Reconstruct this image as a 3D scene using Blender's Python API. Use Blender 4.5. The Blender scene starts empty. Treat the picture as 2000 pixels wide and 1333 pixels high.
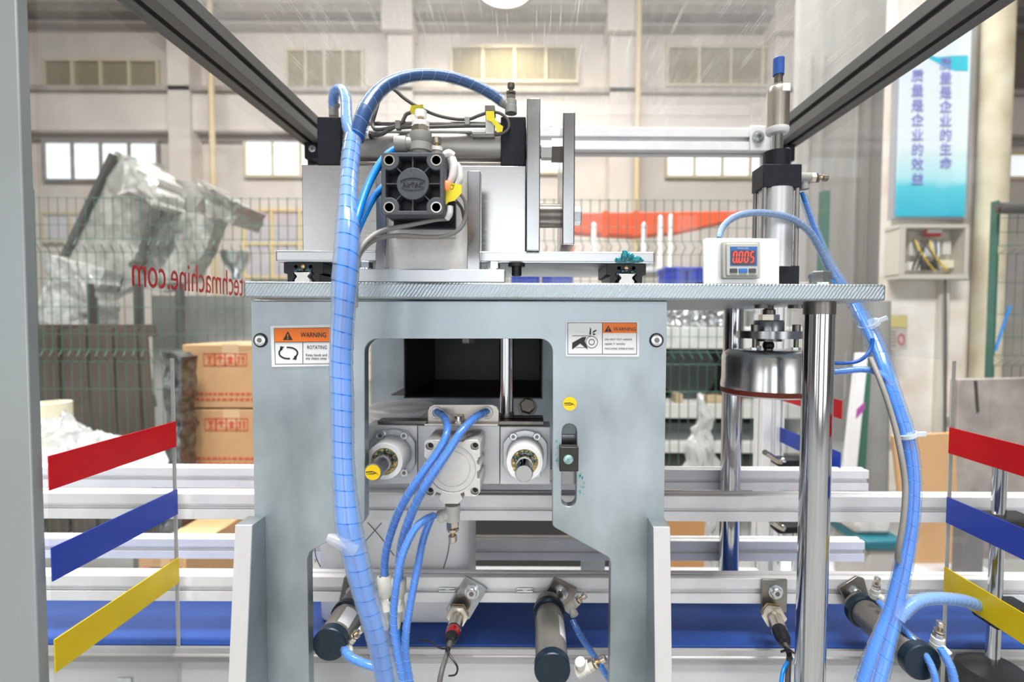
import bpy, bmesh, math, random
from mathutils import Vector, Matrix, noise
random.seed(7)
S = bpy.context.scene
COL = S.collection
# ------------------------------------------------------------------ camera, world, sun, lamps, exposure
F, PCX, PCY, HOR, ROLL, CZ = 960.0, 1040.0, 666.5, 631.0, 0.0045, 1.3
PITCH = math.atan((PCY-HOR)/F)
CAM = Vector((0, 0, CZ))
_f = Vector((0, math.cos(PITCH), -math.sin(PITCH)))
_u0 = Vector((0, math.sin(PITCH), math.cos(PITCH)))
_r = Vector((1, 0, 0))*math.cos(ROLL) + _u0*math.sin(ROLL)
_u = Vector((-1, 0, 0))*math.sin(ROLL) + _u0*math.cos(ROLL)
cd = bpy.data.cameras.new('camera'); cam = bpy.data.objects.new('camera', cd); COL.objects.link(cam)
cam.matrix_world = Matrix(((_r.x, _u.x, -_f.x, CAM.x), (_r.y, _u.y, -_f.y, CAM.y), (_r.z, _u.z, -_f.z, CAM.z), (0, 0, 0, 1)))
cd.sensor_width = 36; cd.lens = F*36/2000; cd.shift_x = (1000-PCX)/2000; cd.clip_start = 0.02; cd.clip_end = 100
cd.dof.use_dof = True; cd.dof.focus_distance = 0.47; cd.dof.aperture_fstop = 5.0
S.camera = cam
w = bpy.data.worlds.new('world'); S.world = w; w.use_nodes = True
bg = w.node_tree.nodes['Background']; bg.inputs[0].default_value = (0.93, 0.965, 1, 1); bg.inputs[1].default_value = 3.1
S.view_settings.view_transform = 'Standard'; S.view_settings.look = 'None'; S.view_settings.gamma = 1
S.view_settings.use_curve_mapping = False; S.view_settings.exposure = 0.06
S.cycles.transparent_max_bounces = 24; S.cycles.max_bounces = 8
S.cycles.caustics_reflective = False; S.cycles.caustics_refractive = False
def area(name, loc, rot, sx, sy, power, col=(1, 1, 1), portal=False):
    l = bpy.data.lights.new(name, 'AREA'); l.shape = 'RECTANGLE'; l.size = sx; l.size_y = sy; l.energy = power; l.color = col; l.cycles.is_portal = portal
    o = bpy.data.objects.new(name, l); COL.objects.link(o); o.location = loc; o.rotation_euler = rot
    return o
# unseen fill lights added high under the roof, and the lamp near the far wall
area('door_portal', (-0.8, -4.9, 1.65), (math.radians(90), 0, 0), 11.0, 2.7, 1, portal=True)
area('overhead_fill_light', (0.3, -1.8, 8.6), (math.radians(-4), 0, 0), 5, 1.5, 1300, (1, 0.98, 0.95))
area('overhead_fill_light', (-2.0, 4.5, 9.0), (0, 0, 0), 12, 1.5, 1500, (1, 0.97, 0.94))

# ------------------------------------------------------------------ pixel + real distance -> point
def ray(px, py): return _f + _r*((px-PCX)/F) + _u*((PCY-py)/F)
def W(px, py, Y):
    d = ray(px, py); return CAM + d*(Y/d.y)
def WX(px, py, X):
    d = ray(px, py); return CAM + d*(X/d.x)
def M2(px, Y): return px*Y/F            # pixel length -> metres at distance Y
def V(*a): return Vector(a)

# ------------------------------------------------------------------ materials
MATS = {}
def mat(name, col, rough=0.5, metal=0.0, n=0.0, ns=30, st=(1, 1, 1), bump=0.0, rv=0.0, emit=0, spec=0.5, coat=0.0, col2=None):
    if name in MATS: return MATS[name]
    m = bpy.data.materials.new(name); m.use_nodes = True; T = m.node_tree; N = T.nodes; L = T.links
    b = N['Principled BSDF']; b.inputs['Base Color'].default_value = (*col, 1)
    b.inputs['Roughness'].default_value = rough; b.inputs['Metallic'].default_value = metal
    b.inputs['Specular IOR Level'].default_value = spec; b.inputs['Coat Weight'].default_value = coat
    if emit: b.inputs['Emission Color'].default_value = (*col, 1); b.inputs['Emission Strength'].default_value = emit
    tc = N.new('ShaderNodeTexCoord'); mp = N.new('ShaderNodeMapping'); mp.inputs['Scale'].default_value = st
    L.new(tc.outputs['Object'], mp.inputs[0])
    nz = N.new('ShaderNodeTexNoise'); nz.inputs['Scale'].default_value = ns; nz.inputs['Detail'].default_value = 5
    L.new(mp.outputs[0], nz.inputs['Vector'])
    rp = N.new('ShaderNodeValToRGB'); rp.color_ramp.elements[0].position = 0.3; rp.color_ramp.elements[1].position = 0.7
    c2 = col2 or tuple(max(0, c*(1-n)) for c in col)
    rp.color_ramp.elements[0].color = (*c2, 1); rp.color_ramp.elements[1].color = (*[min(1, c*(1+n*0.6)) for c in col], 1)
    L.new(nz.outputs['Fac'], rp.inputs[0]); L.new(rp.outputs[0], b.inputs['Base Color'])
    if rv:
        mr = N.new('ShaderNodeMapRange'); mr.inputs[1].default_value = 0.3; mr.inputs[2].default_value = 0.7
        mr.inputs[3].default_value = max(0.02, rough-rv); mr.inputs[4].default_value = rough+rv
        L.new(nz.outputs['Fac'], mr.inputs[0]); L.new(mr.outputs[0], b.inputs['Roughness'])
    if bump:
        bp = N.new('ShaderNodeBump'); bp.inputs['Strength'].default_value = bump; bp.inputs['Distance'].default_value = 0.001
        L.new(nz.outputs['Fac'], bp.inputs['Height']); L.new(bp.outputs[0], b.inputs['Normal'])
    MATS[name] = m; return m
def glassmat(name, tint=(0.97, 0.98, 0.98), haze=0.02, rough=0.03, ior=1.45, scratch=0, hazecol=(0.9, 0.9, 0.9)):
    if name in MATS: return MATS[name]
    m = bpy.data.materials.new(name); m.use_nodes = True; T = m.node_tree; N = T.nodes; L = T.links
    for x in list(N): N.remove(x)
    out = N.new('ShaderNodeOutputMaterial'); tr = N.new('ShaderNodeBsdfTransparent'); tr.inputs[0].default_value = (*tint, 1)
    gl = N.new('ShaderNodeBsdfGlossy'); gl.inputs['Roughness'].default_value = rough
    di = N.new('ShaderNodeBsdfDiffuse'); di.inputs[0].default_value = (*hazecol, 1)
    tl = N.new('ShaderNodeBsdfTranslucent'); tl.inputs[0].default_value = (*hazecol, 1)
    ad = N.new('ShaderNodeMixShader'); ad.inputs[0].default_value = 0.5; L.new(di.outputs[0], ad.inputs[1]); L.new(tl.outputs[0], ad.inputs[2])
    m1 = N.new('ShaderNodeMixShader'); L.new(tr.outputs[0], m1.inputs[1]); L.new(ad.outputs[0], m1.inputs[2]); m1.inputs[0].default_value = haze
    if scratch:
        tc = N.new('ShaderNodeTexCoord'); mp = N.new('ShaderNodeMapping'); mp.inputs['Scale'].default_value = (400, 12, 1); mp.inputs['Rotation'].default_value = (0, 0, 0.5)
        nz = N.new('ShaderNodeTexNoise'); nz.inputs['Scale'].default_value = 1; nz.inputs['Detail'].default_value = 3
        L.new(tc.outputs['Object'], mp.inputs[0]); L.new(mp.outputs[0], nz.inputs['Vector'])
        mr = N.new('ShaderNodeMapRange'); mr.inputs[1].default_value = 0.58; mr.inputs[2].default_value = 0.75; mr.inputs[3].default_value = haze; mr.inputs[4].default_value = haze+scratch
        L.new(nz.outputs['Fac'], mr.inputs[0]); L.new(mr.outputs[0], m1.inputs[0])
    fr = N.new('ShaderNodeFresnel'); fr.inputs[0].default_value = ior
    m2 = N.new('ShaderNodeMixShader'); gm_ = N.new('ShaderNodeNewGeometry'); iv = N.new('ShaderNodeMath'); iv.operation = 'SUBTRACT'; iv.inputs[0].default_value = 1; L.new(gm_.outputs['Backfacing'], iv.inputs[1])
    mu = N.new('ShaderNodeMath'); mu.operation = 'MULTIPLY'; L.new(fr.outputs[0], mu.inputs[0]); L.new(iv.outputs[0], mu.inputs[1]); L.new(mu.outputs[0], m2.inputs[0]); L.new(m1.outputs[0], m2.inputs[1]); L.new(gl.outputs[0], m2.inputs[2])
    L.new(m2.outputs[0], out.inputs[0]); MATS[name] = m; return m
def milled(name, col, ang, freq, rough=0.38):
    m = mat(name, col, rough, 0.8, 0.12, 25, rv=0.08); T = m.node_tree; N = T.nodes; L = T.links
    b = N['Principled BSDF']; tc = N.new('ShaderNodeTexCoord'); mp = N.new('ShaderNodeMapping'); mp.inputs['Rotation'].default_value = (0, ang, 0)
    wv = N.new('ShaderNodeTexWave'); wv.inputs['Scale'].default_value = freq; wv.inputs['Distortion'].default_value = 2.5; wv.inputs['Detail'].default_value = 3; wv.inputs['Detail Scale'].default_value = 2
    L.new(tc.outputs['Object'], mp.inputs[0]); L.new(mp.outputs[0], wv.inputs['Vector'])
    bp = N.new('ShaderNodeBump'); bp.inputs['Strength'].default_value = 0.4; bp.inputs['Distance'].default_value = 0.0005
    L.new(wv.outputs['Fac'], bp.inputs['Height']); L.new(bp.outputs[0], b.inputs['Normal'])
    return m
galv = mat('galvanised_steel', (0.42, 0.48, 0.51), 0.4, 0.8, 0.34, 16, (1, 1, .55), rv=0.12, bump=0.05)
millp = milled('milled_edge_steel', (0.45, 0.515, 0.55), -0.6, 115)
plate = mat('zinc_plate_bright', (0.58, 0.60, 0.62), 0.33, 0.8, 0.08, 30, rv=0.06)
brush = mat('brushed_steel', (0.52, 0.515, 0.51), 0.25, 0.97, 0.05, 60, (1, 1, 8), rv=0.03)
vplate = mat('ground_steel', (0.40, 0.405, 0.41), 0.24, 0.94, 0.14, 18, (1, 1, .6), rv=0.1)
alu = mat('anodised_aluminium', (0.9, 0.9, 0.91), 0.45, 0.1, 0.05, 40)
alud = mat('shade_grey_profile', (0.17, 0.17, 0.165), 0.5, 0.4, 0.06, 30)  # backlit shade of the side beams is put into this dark grey
aluc = mat('cast_aluminium', (0.68, 0.665, 0.64), 0.48, 0.55, 0.06, 200, bump=0.15)
tubeg = mat('dull_aluminium_tube', (0.34, 0.325, 0.305), 0.38, 0.7, 0.12, 25)
blk = mat('black_anodised', (0.012, 0.014, 0.02), 0.45, 0.0, 0.2, 250, bump=0.1, spec=0.25)
blkp = mat('black_plastic', (0.012, 0.013, 0.016), 0.38, 0, 0.05, 20, spec=0.35)
darkc = mat('charcoal_casting', (0.07, 0.08, 0.095), 0.5, 0.1, 0.15, 300, bump=0.2)
chrome = mat('chrome', (0.62, 0.63, 0.65), 0.1, 1.0, 0.03, 10)
steel = mat('bright_zinc_screw', (0.72, 0.76, 0.78), 0.25, 0.95, 0.15, 200)
dsteel = mat('dark_steel', (0.22, 0.2, 0.18), 0.35, 0.85, 0.2, 60)
brass = mat('brass', (0.62, 0.42, 0.2), 0.3, 0.9, 0.1, 50)
nickel = mat('nickel_plate', (0.72, 0.66, 0.57), 0.26, 0.95, 0.06, 30)
ivory = mat('ivory_plastic', (0.66, 0.65, 0.58), 0.45, 0, 0.05, 40)
greyf = mat('grey_plastic_fitting', (0.34, 0.33, 0.31), 0.45, 0, 0.05, 40)
white = mat('white_plastic', (0.85, 0.85, 0.84), 0.4, 0, 0.03, 40)
blue = mat('blue_polyurethane', (0.008, 0.25, 0.80), 0.3, 0, 0.1, 40)
greyc = mat('grey_cable', (0.10, 0.095, 0.09), 0.5, 0, 0.1, 40)
greyl = mat('pale_grey_cable', (0.30, 0.29, 0.275), 0.5, 0, 0.1, 40)
beltm = mat('blue_conveyor_belt', (0.012, 0.07, 0.34), 0.6, 0, 0.25, 900, bump=0.3)
redt = mat('red_tape', (0.64, 0.006, 0.012), 0.4, 0, 0.06, 20, spec=0.25)
bluet = mat('blue_tape', (0.012, 0.05, 0.42), 0.35, 0, 0.06, 20)
yelt = mat('yellow_tape', (0.76, 0.55, 0.0), 0.35, 0, 0.06, 20)
yels = mat('yellow_sticker', (0.92, 0.62, 0.0), 0.45, 0, 0.04, 20)
yelg = mat('yellow_tag', (0.80, 0.68, 0.02), 0.45, 0, 0.06, 20)
paper = mat('label_paper', (0.84, 0.86, 0.88), 0.45, 0, 0.03, 20)
orange = mat('label_orange', (0.95, 0.20, 0.01), 0.45, 0, 0.04, 20)
ink = mat('black_ink', (0.012, 0.012, 0.014), 0.5)
teal = mat('teal_grease', (0.01, 0.22, 0.27), 0.22, 0, 0.3, 200, bump=0.3, coat=0.4)
amber = mat('amber_grease', (0.5, 0.38, 0.14), 0.3, 0.1, 0.3, 80, coat=0.3)
rubber = mat('red_rubber', (0.24, 0.035, 0.018), 0.6, 0, 0.15, 60)
hdpe = mat('translucent_hdpe', (0.93, 0.94, 0.95), 0.4, 0, 0.03, 8)
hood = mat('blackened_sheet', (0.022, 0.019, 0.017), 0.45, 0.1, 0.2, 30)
_b = hdpe.node_tree.nodes['Principled BSDF']; _b.inputs['Subsurface Weight'].default_value = 0.7; _b.inputs['Subsurface Radius'].default_value = (0.05, 0.05, 0.05); _b.inputs['Subsurface Scale'].default_value = 1.0
cream = mat('cream_plastic', (0.75, 0.70, 0.52), 0.5)
cblue = mat('dark_blue_cap', (0.006, 0.02, 0.036), 0.35, 0.2, 0.2, 100)
cylg = mat('grey_stainless_body', (0.27, 0.255, 0.235), 0.38, 0.6, 0.1, 60)
ledred = mat('red_led', (1.0, 0.03, 0.02), 0.4, emit=2.2)
ledor = mat('orange_led', (1.0, 0.16, 0.06), 0.4, emit=1.6)
capblue = mat('blue_cap', (0.03, 0.10, 0.42), 0.4, 0, 0.05, 50)
pane = glassmat('clear_acrylic', haze=0.012)
paner = glassmat('scratched_acrylic', haze=0.07, scratch=0.16, hazecol=(0.85, 0.85, 0.84))
wrapm = glassmat('spiral_wrap', tint=(0.9, 0.96, 1.0), haze=0.42, rough=0.12, ior=1.5, hazecol=(0.70, 0.83, 0.97))
edgem = mat('wrap_edge_white', (0.34, 0.55, 0.86), 0.35)
clearm = glassmat('clear_tube', tint=(0.9, 0.92, 0.95), haze=0.25, rough=0.12, hazecol=(0.85, 0.87, 0.9))

# ------------------------------------------------------------------ geometry builder (world coordinates)
def frame(ax):
    ax = ax.normalized(); h = Vector((0, 0, 1)) if abs(ax.z) < 0.9 else Vector((1, 0, 0))
    a = ax.cross(h).normalized(); return ax, a, a.cross(ax).normalized()
class G:
    def __init__(s): s.b = bmesh.new()
    def face(s, vs):
        try: s.b.faces.new(vs)
        except ValueError: pass
    def box(s, x0, x1, y0, y1, z0, z1):
        v = [s.b.verts.new(p) for p in ((x0, y0, z0), (x1, y0, z0), (x1, y1, z0), (x0, y1, z0), (x0, y0, z1), (x1, y0, z1), (x1, y1, z1), (x0, y1, z1))]
        for q in ((3, 2, 1, 0), (4, 5, 6, 7), (0, 1, 5, 4), (1, 2, 6, 5), (2, 3, 7, 6), (3, 0, 4, 7)): s.face([v[i] for i in q])
        return s
    def boxp(s, x0, y0, x1, y1, Y0, Y1):
        ym, xm = (y0+y1)/2, (x0+x1)/2
        return s.box(W(x0, ym, Y0).x, W(x1, ym, Y0).x, Y0, Y1, W(xm, y1, Y0).z, W(xm, y0, Y0).z)
    def obox(s, c, ax, up, lx, ly, lz):          # oriented box: ax = long axis, up, centre c
        ax = ax.normalized(); sd = up.cross(ax).normalized(); up = ax.cross(sd).normalized()
        v = [s.b.verts.new(c+ax*(i*lx/2)+sd*(j*ly/2)+up*(k*lz/2)) for k in (-1, 1) for i, j in ((-1, -1), (1, -1), (1, 1), (-1, 1))]
        for q in ((3, 2, 1, 0), (4, 5, 6, 7), (0, 1, 5, 4), (1, 2, 6, 5), (2, 3, 7, 6), (3, 0, 4, 7)): s.face([v[i] for i in q])
        return s
    def lathe(s, c, ax, prof, seg=24, rot=0.0):
        ax, a, b = frame(ax); rings = []
        for t, r in prof:
            if r <= 1e-7: rings.append([s.b.verts.new(c+ax*t)])
            else: rings.append([s.b.verts.new(c+ax*t+a*(r*math.cos(rot+2*math.pi*i/seg))+b*(r*math.sin(rot+2*math.pi*i/seg))) for i in range(seg)])
        for p, q in zip(rings, rings[1:]):
            for i in range(seg):
                j = (i+1) % seg
                if len(p) == 1 and len(q) == 1: continue
                if len(p) == 1: s.face([p[0], q[i], q[j]])
                elif len(q) == 1: s.face([p[j], p[i], q[0]])
                else: s.face([p[j], p[i], q[i], q[j]])
        if len(rings[0]) > 1: s.face(rings[0])
        if len(rings[-1]) > 1: s.face(rings[-1][::-1])
        return s
    def cyl(s, c0, c1, r, r1=None, seg=24, rot=0.0):
        d = c1-c0; L = d.length; return s.lathe(c0, d, [(0, r), (L, r if r1 is None else r1)], seg, rot)
    def tubel(s, c0, c1, ro, ri, seg=28):          # hollow cylinder
        L = (c1-c0).length
        return s.lathe(c0, c1-c0, [(0, ri), (0, ro), (L, ro), (L, ri), (0.0, ri)], seg)
    def sweep(s, pts, rad, seg=12, cap=True):
        n = len(pts); rad = rad if isinstance(rad, list) else [rad]*n; rings = []
        t = (pts[1]-pts[0]).normalized(); _, a, _ = frame(t)
        for i in range(n):
            t = (pts[min(i+1, n-1)]-pts[max(i-1, 0)]).normalized()
            a = (a-t*a.dot(t)).normalized(); b = t.cross(a)
            rings.append([s.b.verts.new(pts[i]+a*(rad[i]*math.cos(2*math.pi*k/seg))+b*(rad[i]*math.sin(2*math.pi*k/seg))) for k in range(seg)])
        for p, q in zip(rings, rings[1:]):
            for i in range(seg): s.face([p[i], p[(i+1) % seg], q[(i+1) % seg], q[i]])
        if cap: s.face(rings[0][::-1]); s.face(rings[-1])
        return s
    def spiral(s, pts, rad, pitch, gap=0.08, lift=0.05, seg=20, edge=None):
        n = len(pts); t = (pts[1]-pts[0]).normalized(); _, a, _ = frame(t); fr = []; acc = [0]
        for i in range(n):
            t = (pts[min(i+1, n-1)]-pts[max(i-1, 0)]).normalized(); a = (a-t*a.dot(t)).normalized(); fr.append((a.copy(), t.cross(a)))
            if i: acc.append(acc[-1]+(pts[i]-pts[i-1]).length)
        def at(d):
            d = min(max(d, 0), acc[-1]*0.9999); lo, hi = 0, n-1
            while hi-lo > 1:
                m = (lo+hi)//2
                if acc[m] <= d: lo = m
                else: hi = m
            k = (d-acc[lo])/max(1e-9, acc[hi]-acc[lo])
            return pts[lo].lerp(pts[hi], k), fr[lo][0].lerp(fr[hi][0], k), fr[lo][1].lerp(fr[hi][1], k), rad[lo]*(1-k)+rad[hi]*k
        ep = []; prev = None; steps = int(acc[-1]/pitch*seg)
        for j in range(steps+1):
            th = 2*math.pi*j/seg; row = []
            for k in range(3):
                d = j/seg*pitch + pitch*(1-gap)*k/2
                if d > acc[-1]: d = acc[-1]
                p, A, B, R = at(d); R = R*(1+lift*(k/2))
                row.append(s.b.verts.new(p+A*(R*math.cos(th))-B*(R*math.sin(th))))
            ep.append(row[0].co.copy())
            if prev:
                for k in range(2): s.face([prev[k], row[k], row[k+1], prev[k+1]])
            prev = row
        if edge and len(ep) > 4: s.sweep(ep, edge, 4)
        return s
    def prism(s, outer, holes, place, t0, t1):     # polygon (u,v) with holes; place(u,v,t)->point; extruded t0..t1
        loops = [outer]+list(holes); rings0, rings1 = [], []
        for lp in loops:
            rings0.append([s.b.verts.new(place(u, v, t0)) for u, v in lp]); rings1.append([s.b.verts.new(place(u, v, t1)) for u, v in lp])
        if not holes: s.face(rings0[0]); s.face(rings1[0][::-1])
        else:
            for rings in (rings0, rings1):
                ed = [s.b.edges.new((r[i], r[(i+1) % len(r)])) for r in rings for i in range(len(r))]
                bmesh.ops.triangle_fill(s.b, use_beauty=True, use_dissolve=False, edges=ed)
        for r0, r1 in zip(rings0, rings1):
            for i in range(len(r0)): s.face([r0[i], r0[(i+1) % len(r0)], r1[(i+1) % len(r0)], r1[i]])
        return s
    def prismp(s, outer, Y0, Y1, holes=()):        # polygon given as photo points on the plane Y0
        def cv(lp): return [(W(x, y, Y0).x, W(x, y, Y0).z) for x, y in lp]
        return s.prism(cv(outer), [cv(h) for h in holes], lambda u, v, t: (u, t, v), Y0, Y1)
    def obj(s, name, m, parent=None, bev=0, seg=2, kind=None, smooth=38):
        bm = s.b; bmesh.ops.recalc_face_normals(bm, faces=bm.faces[:])
        xs = [v.co for v in bm.verts]
        lo = Vector([min(c[i] for c in xs) for i in range(3)]); hi = Vector([max(c[i] for c in xs) for i in range(3)])
        o0 = Vector(((lo.x+hi.x)/2, (lo.y+hi.y)/2, lo.z))
        bmesh.ops.translate(bm, verts=bm.verts[:], vec=-o0)
        me = bpy.data.meshes.new(name); bm.to_mesh(me); bm.free(); s.b = None
        me.materials.append(m); me.shade_smooth(); me.set_sharp_from_angle(angle=math.radians(smooth))
        return put(name, me, o0, parent, bev, seg, kind)
def put(name, me, loc, parent=None, bev=0, seg=2, kind=None):
    o = bpy.data.objects.new(name, me); COL.objects.link(o)
    if parent: o.parent = parent; loc = loc - gloc(parent)
    o.location = loc
    if bev:
        md = o.modifiers.new('bevel', 'BEVEL'); md.width = bev; md.segments = seg; md.limit_method = 'ANGLE'; md.angle_limit = math.radians(50); md.harden_normals = False
    if kind: o['kind'] = kind
    return o
def gloc(o):
    p = Vector((0, 0, 0))
    while o: p = p+o.location; o = o.parent
    return p
def tag(o, label, cat, group=None):
    o['label'] = label; o['category'] = cat
    if group: o['group'] = group
    return o
def thing(name, label, cat, group=None, loc=(0, 0, 0)):
    o = bpy.data.objects.new(name, None); o.empty_display_size = 0.02; COL.objects.link(o); o.location = loc
    return tag(o, label, cat, group)
def struct(o): o['kind'] = 'structure'; return o
def dup(root, delta, label=None):
    def cp(o, par):
        c = o.copy(); COL.objects.link(c)
        if par: c.parent = par
        for ch in list(o.children): cp(ch, c)
        return c
    r = cp(root, None); r.location = root.location+Vector(delta)
    if label: r['label'] = label
    return r
def rrect(x0, y0, x1, y1, r, n=5):
    o = []
    for cx, cy, a0 in ((x1-r, y0+r, -90), (x1-r, y1-r, 0), (x0+r, y1-r, 90), (x0+r, y0+r, 180)):
        for i in range(n+1):
            a = math.radians(a0+90*i/n); o.append((cx+r*math.cos(a), cy+r*math.sin(a)))
    return o
def circ(cx, cy, r, n=20, ry=None): return [(cx+r*math.cos(2*math.pi*i/n), cy+(ry or r)*math.sin(2*math.pi*i/n)) for i in range(n)]
def spline(ctrl, step=6):
    P = [Vector(c[:3]) for c in ctrl]; R = [c[3] for c in ctrl]; o, r = [], []
    for i in range(len(P)-1):
        p0, p1, p2, p3 = P[max(i-1, 0)], P[i], P[i+1], P[min(i+2, len(P)-1)]
        for k in range(step):
            t = k/step
            o.append(0.5*((2*p1)+(p2-p0)*t+(2*p0-5*p1+4*p2-p3)*t*t+(3*p1-p0-3*p2+p3)*t**3)); r.append(R[i]*(1-t)+R[i+1]*t)
    o.append(P[-1]); r.append(R[-1]); return o, r
def pp(ctrl, step=6):                              # photo points (px, py, distance, radius px) -> path
    return spline([(*W(x, y, Y), M2(r, Y)) for x, y, Y, r in ctrl], step)
def text(body, size, m, o0, xdir, up, parent=None, name='lettering', ext=0.0002, align='LEFT', squeeze=1.0, bold=0):
    c = bpy.data.curves.new(name, 'FONT'); c.body = body; c.size = size; c.extrude = ext; c.align_x = align; c.resolution_u = 3; c.offset = bold
    t = bpy.data.objects.new('tmp', c); COL.objects.link(t); bpy.context.view_layer.update()
    me = bpy.data.meshes.new_from_object(t.evaluated_get(bpy.context.evaluated_depsgraph_get())); bpy.data.objects.remove(t)
    xd = Vector(xdir).normalized(); u = Vector(up).normalized(); nrm = xd.cross(u)
    R = Matrix((xd*squeeze, u, nrm)).transposed(); me.transform(R.to_4x4())
    me.materials.clear(); me.materials.append(m); me.name = name
    return put(name, me, Vector(o0), parent)
def hexbolt(parent, c, ax, r, h, m=steel, name='hex_bolt', washer=True):
    g = G(); ax = Vector(ax).normalized()
    if washer: g.lathe(c, ax, [(0, r*1.25), (h*0.25, r*1.25)], 20)
    g.lathe(c+ax*(h*0.25), ax, [(0, r), (h*0.85, r), (h, r*0.85)], 6, 0.26)
    return g.obj(name, m, parent)
def socket(parent, c, ax, r, h, m=steel, name='socket_screw', washer=0):
    g = G(); ax = Vector(ax).normalized()
    if washer: g.lathe(c, ax, [(0, washer), (h*0.3, washer)], 20)
    g.lathe(c, ax, [(0, r), (h*0.85, r), (h, r*0.88), (h, r*0.55)], 20)
    g.lathe(c+ax*(h*0.35), ax, [(0, r*0.56), (0.00001, r*0.3)], 6)
    ob = g.obj(name, m, parent)
    k = G(); k.lathe(c+ax*(h*0.98), ax, [(0, r*0.5), (h*0.03, r*0.5)], 6); k.obj('hex_socket', dsteel, ob)
    return ob
def controller(parent, base, up, side, s, body=greyf, knob=nickel, stem=brass, name='flow_control_valve', hexm=nickel):
    """speed controller: round body, hex collar, brass stem, knurled knob and a push-in collar on the side; s = body radius"""
    up = Vector(up).normalized(); side = Vector(side).normalized()
    b = G(); b.lathe(base, up, [(0, s), (s*1.1, s), (s*1.15, s*0.95), (s*2.1, s*0.95), (s*2.2, s*0.85)], 24)
    b.lathe(base+up*(s*1.0), side, [(0, s*0.75), (s*1.2, s*0.75), (s*1.25, s*0.82), (s*1.9, s*0.82), (s*2.0, s*0.7)], 20)
    o = b.obj(name, body, parent)
    g = G(); g.lathe(base+up*(s*2.2), up, [(0, s*0.85), (s*0.7, s*0.85), (s*0.8, s*0.7)], 6); g.obj('hex_collar', hexm, o)
    g = G(); g.lathe(base+up*(s*3.0), up, [(0, s*0.3), (s*1.2, s*0.3)], 12); g.obj('stem', stem, o)
    g = G(); ax, a, c = frame(up); n = 20
    g.lathe(base+up*(s*3.2), up, [(0, s*0.8), (s*0.3, s*0.8)], 18)
    g.lathe(base+up*(s*4.1), up, [(0, s*0.5), (s*0.1, s*0.6), (s*0.8, s*0.6), (s*0.9, s*0.5)], 18); g.obj('knob', knob, o)
    return o
def hose(name, label, ctrl, core=blue, wrap=None, pitch=15, cat='hose', step=6, ncore=1, group=None, gap=0.08, edge=0.24):
    P, R = pp(ctrl, step)
    if not wrap:
        g = G(); g.sweep(P, R, 14); o = g.obj(name, core); return tag(o, label, cat, group)
    t = thing(name, label, cat, group)
    if ncore == 1:
        g = G(); g.sweep(P, [r*0.86 for r in R], 14); g.obj('air_tube', core, t)
    else:
        tn = (P[1]-P[0]).normalized(); _, a, _ = frame(tn); offs = []
        for k in range(ncore): offs.append(2*math.pi*k/ncore+0.6)
        paths = [[] for _ in offs]
        for i in range(len(P)):
            tn = (P[min(i+1, len(P)-1)]-P[max(i-1, 0)]).normalized(); a = (a-tn*a.dot(tn)).normalized(); b = tn.cross(a)
            for k, th in enumerate(offs): paths[k].append(P[i]+(a*math.cos(th+i*0.01)+b*math.sin(th+i*0.01))*R[i]*0.45)
        for k in range(ncore):
            g = G(); g.sweep(paths[k], [r*0.42 for r in R], 10); g.obj('air_tube', core, t)
    pm = sum(c[2] for c in ctrl)/len(ctrl)
    g = G(); g.spiral(P, R, M2(pitch, pm), gap); g.obj('spiral_wrap', wrap, t, smooth=60)
    if not edge: return t
    g = G(); h = G(); h.spiral(P, [r*1.01 for r in R], M2(pitch, pm), gap, edge=M2(edge, pm)); h.b.verts.ensure_lookup_table(); nv = [v for v in h.b.verts]; n0 = (len(nv)-0); st_ = 3*(int(sum((P[i]-P[i-1]).length for i in range(1, len(P)))/M2(pitch, pm)*20)+1); bmesh.ops.delete(h.b, geom=nv[:st_], context='VERTS'); h.obj('wrap_edge', edgem, t)
    return t
def crumple(q, Y0, Y1, n=14, m=14, amp=0.02, fr=6, seed=0):
    n, m = n*2, m*2
    """a crumpled sheet-wrapped slab: four photo points at Y0 (tl, tr, br, bl), thickness to Y1"""
    g = G(); P = [W(x, y, Y0) for x, y in q]; rows = []
    for i in range(n+1):
        row = []
        for j in range(m+1):
            u, v = j/m, i/n
            p = (P[0]*(1-u)+P[1]*u)*(1-v)+(P[3]*(1-u)+P[2]*u)*v
            d = noise.noise_vector(p*fr+V(seed, 0, 0))
            p = p+d*amp+noise.noise_vector(p*fr*4+V(0, seed, 0))*amp*0.35; row.append(g.b.verts.new(p))
        rows.append(row)
    back = {}
    for i in range(n):
        for j in range(m): g.face([rows[i][j], rows[i][j+1], rows[i+1][j+1], rows[i+1][j]])
    ring = rows[0][:]+[rows[i][m] for i in range(1, n+1)]+rows[n][:-1][::-1]+[rows[i][0] for i in range(n-1, 0, -1)]
    bk = [g.b.verts.new(v.co+V(0, Y1-Y0, 0)) for v in ring]
    for i in range(len(ring)): g.face([ring[i], bk[i], bk[(i+1) % len(ring)], ring[(i+1) % len(ring)]])
    g.face(bk); return g
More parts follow.
